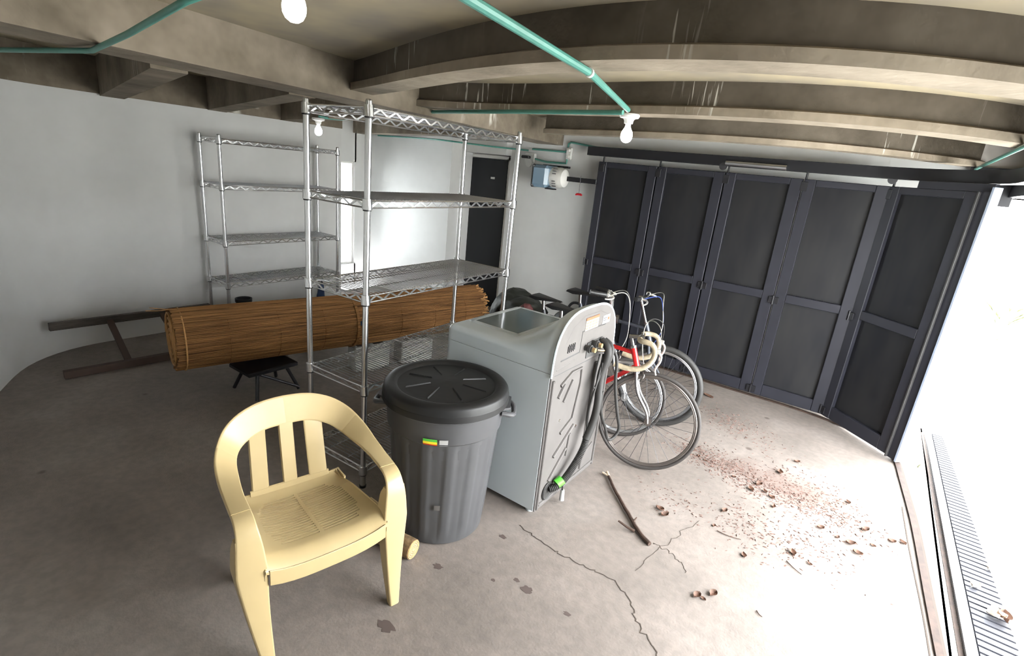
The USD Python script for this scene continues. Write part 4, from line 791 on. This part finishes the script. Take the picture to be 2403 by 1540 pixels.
p = W(2340, 1450, .027); cl = thing('leaf_clump', 'crumpled pale leaves on the drain grate by the lower right edge', 'leaves', p)
for k in range(4): obj('leaf_blade', xf(leaf_mesh(.07, .024, .02, k), trimesh.transformations.rotation_matrix(k*1.5+.3, [0, 0, 1])@trimesh.transformations.translation_matrix([.012, .006*k, .004*k])), 'leaf_pale' if k < 3 else 'leaf_brown', cl, smooth=60)
def strand(label, pix, r=.0025, z=.004):
    P = spline([zz(W(*p), z) for p in pix], 12); obj('twig', tube(P, np.linspace(r, r*.6, 12), 6), 'branch', label=label, category='twig')
strand('thin bent twig on the bright floor, below the litter', [(1845, 1318), (1862, 1335), (1880, 1350)]); strand('thin pale twig between the stick and the litter', [(1682, 1247), (1705, 1258), (1738, 1268)]); strand('short curved twig near the bottom of the bright floor', [(1775, 1435), (1782, 1445), (1788, 1450)])
# fine litter swept into drifts: too many to count
cx_ = [(1640, 1070, 75, 26, 330), (1700, 1090, 90, 34, 420), (1790, 1145, 110, 36, 520), (1700, 985, 60, 26, 220), (1760, 1010, 80, 34, 170), (1950, 1205, 100, 40, 420), (1760, 1240, 120, 60, 260), (1880, 1270, 130, 60, 200), (1580, 1170, 80, 40, 70), (1880, 1140, 110, 46, 260)]
LT = []
for px, py, sx_, sy_, nn in cx_:
    for k in range(nn):
        u_, v_ = rng.normal(0, .55, 2); p = W(px+u_*sx_+v_*10, py+v_*sy_+u_*sx_*.42)
        if p[0] > .5 or p[1] > 4.5: continue
        L = rng.uniform(.006, .026); a = rng.normal(.55, .6) if rng.random() < .7 else rng.uniform(0, PI); d = np.array([math.cos(a), math.sin(a), 0])*L/2; s_ = np.array([-d[1], d[0], 0]); s_ = nrm(s_)*rng.uniform(.0012, .004)
        b_ = p+[0, 0, .0008]; h_ = rng.uniform(.001, .005); LT.append((np.array([b_-d, b_+s_, b_+d, b_-s_, b_+[0, 0, h_]]), np.array([[0, 4, 1], [1, 4, 2], [2, 4, 3], [3, 4, 0], [0, 1, 2], [0, 2, 3]])))
V = np.vstack([a for a, b in LT]); FF = np.vstack([b[:, ::-1]+5*i for i, (a, b) in enumerate(LT)])
obj('leaf_litter', trimesh.Trimesh(V, FF, process=False), 'litter', smooth=False, label='drifts of fine brown leaf litter swept across the floor by the door', category='litter', kind='stuff')
# weeds outside
def weed(label, p, h, n, seed):
    r_ = np.random.default_rng(seed); t = thing('weed', label, 'weed', p); L = []
    for k in range(n):
        a = r_.uniform(0, 2*PI); l = h*r_.uniform(.5, 1); o = np.array([math.cos(a), math.sin(a), 0]); P = spline([(0, 0, 0), o*l*.25+[0, 0, l*.6], o*l*.6+[0, 0, l*.85]], 6); s_ = np.cross(o, [0, 0, 1])
        L.append(sweep(P, np.tile(s_, (6, 1)), np.tile([0, 0, 1.], (6, 1)), np.array([.3, 1, 1.1, .9, .6, .1])*l*.07, .0008))
    obj('blades', L, 'weed', t, kind='stuff'); obj('crown', lathe([(.001, 0), (.02, 0), (.012, .02), (.001, .024)], 8), 'weed', t)
weed('yellow green weed growing beside the drain, outside the opening', W(2262, 1070), .07, 14, 1); weed('small weed at the foot of the last door panel', W(2160, 1098), .05, 8, 2); weed('grey green shrub far outside in the glare', W(2340, 800), .9, 40, 3)
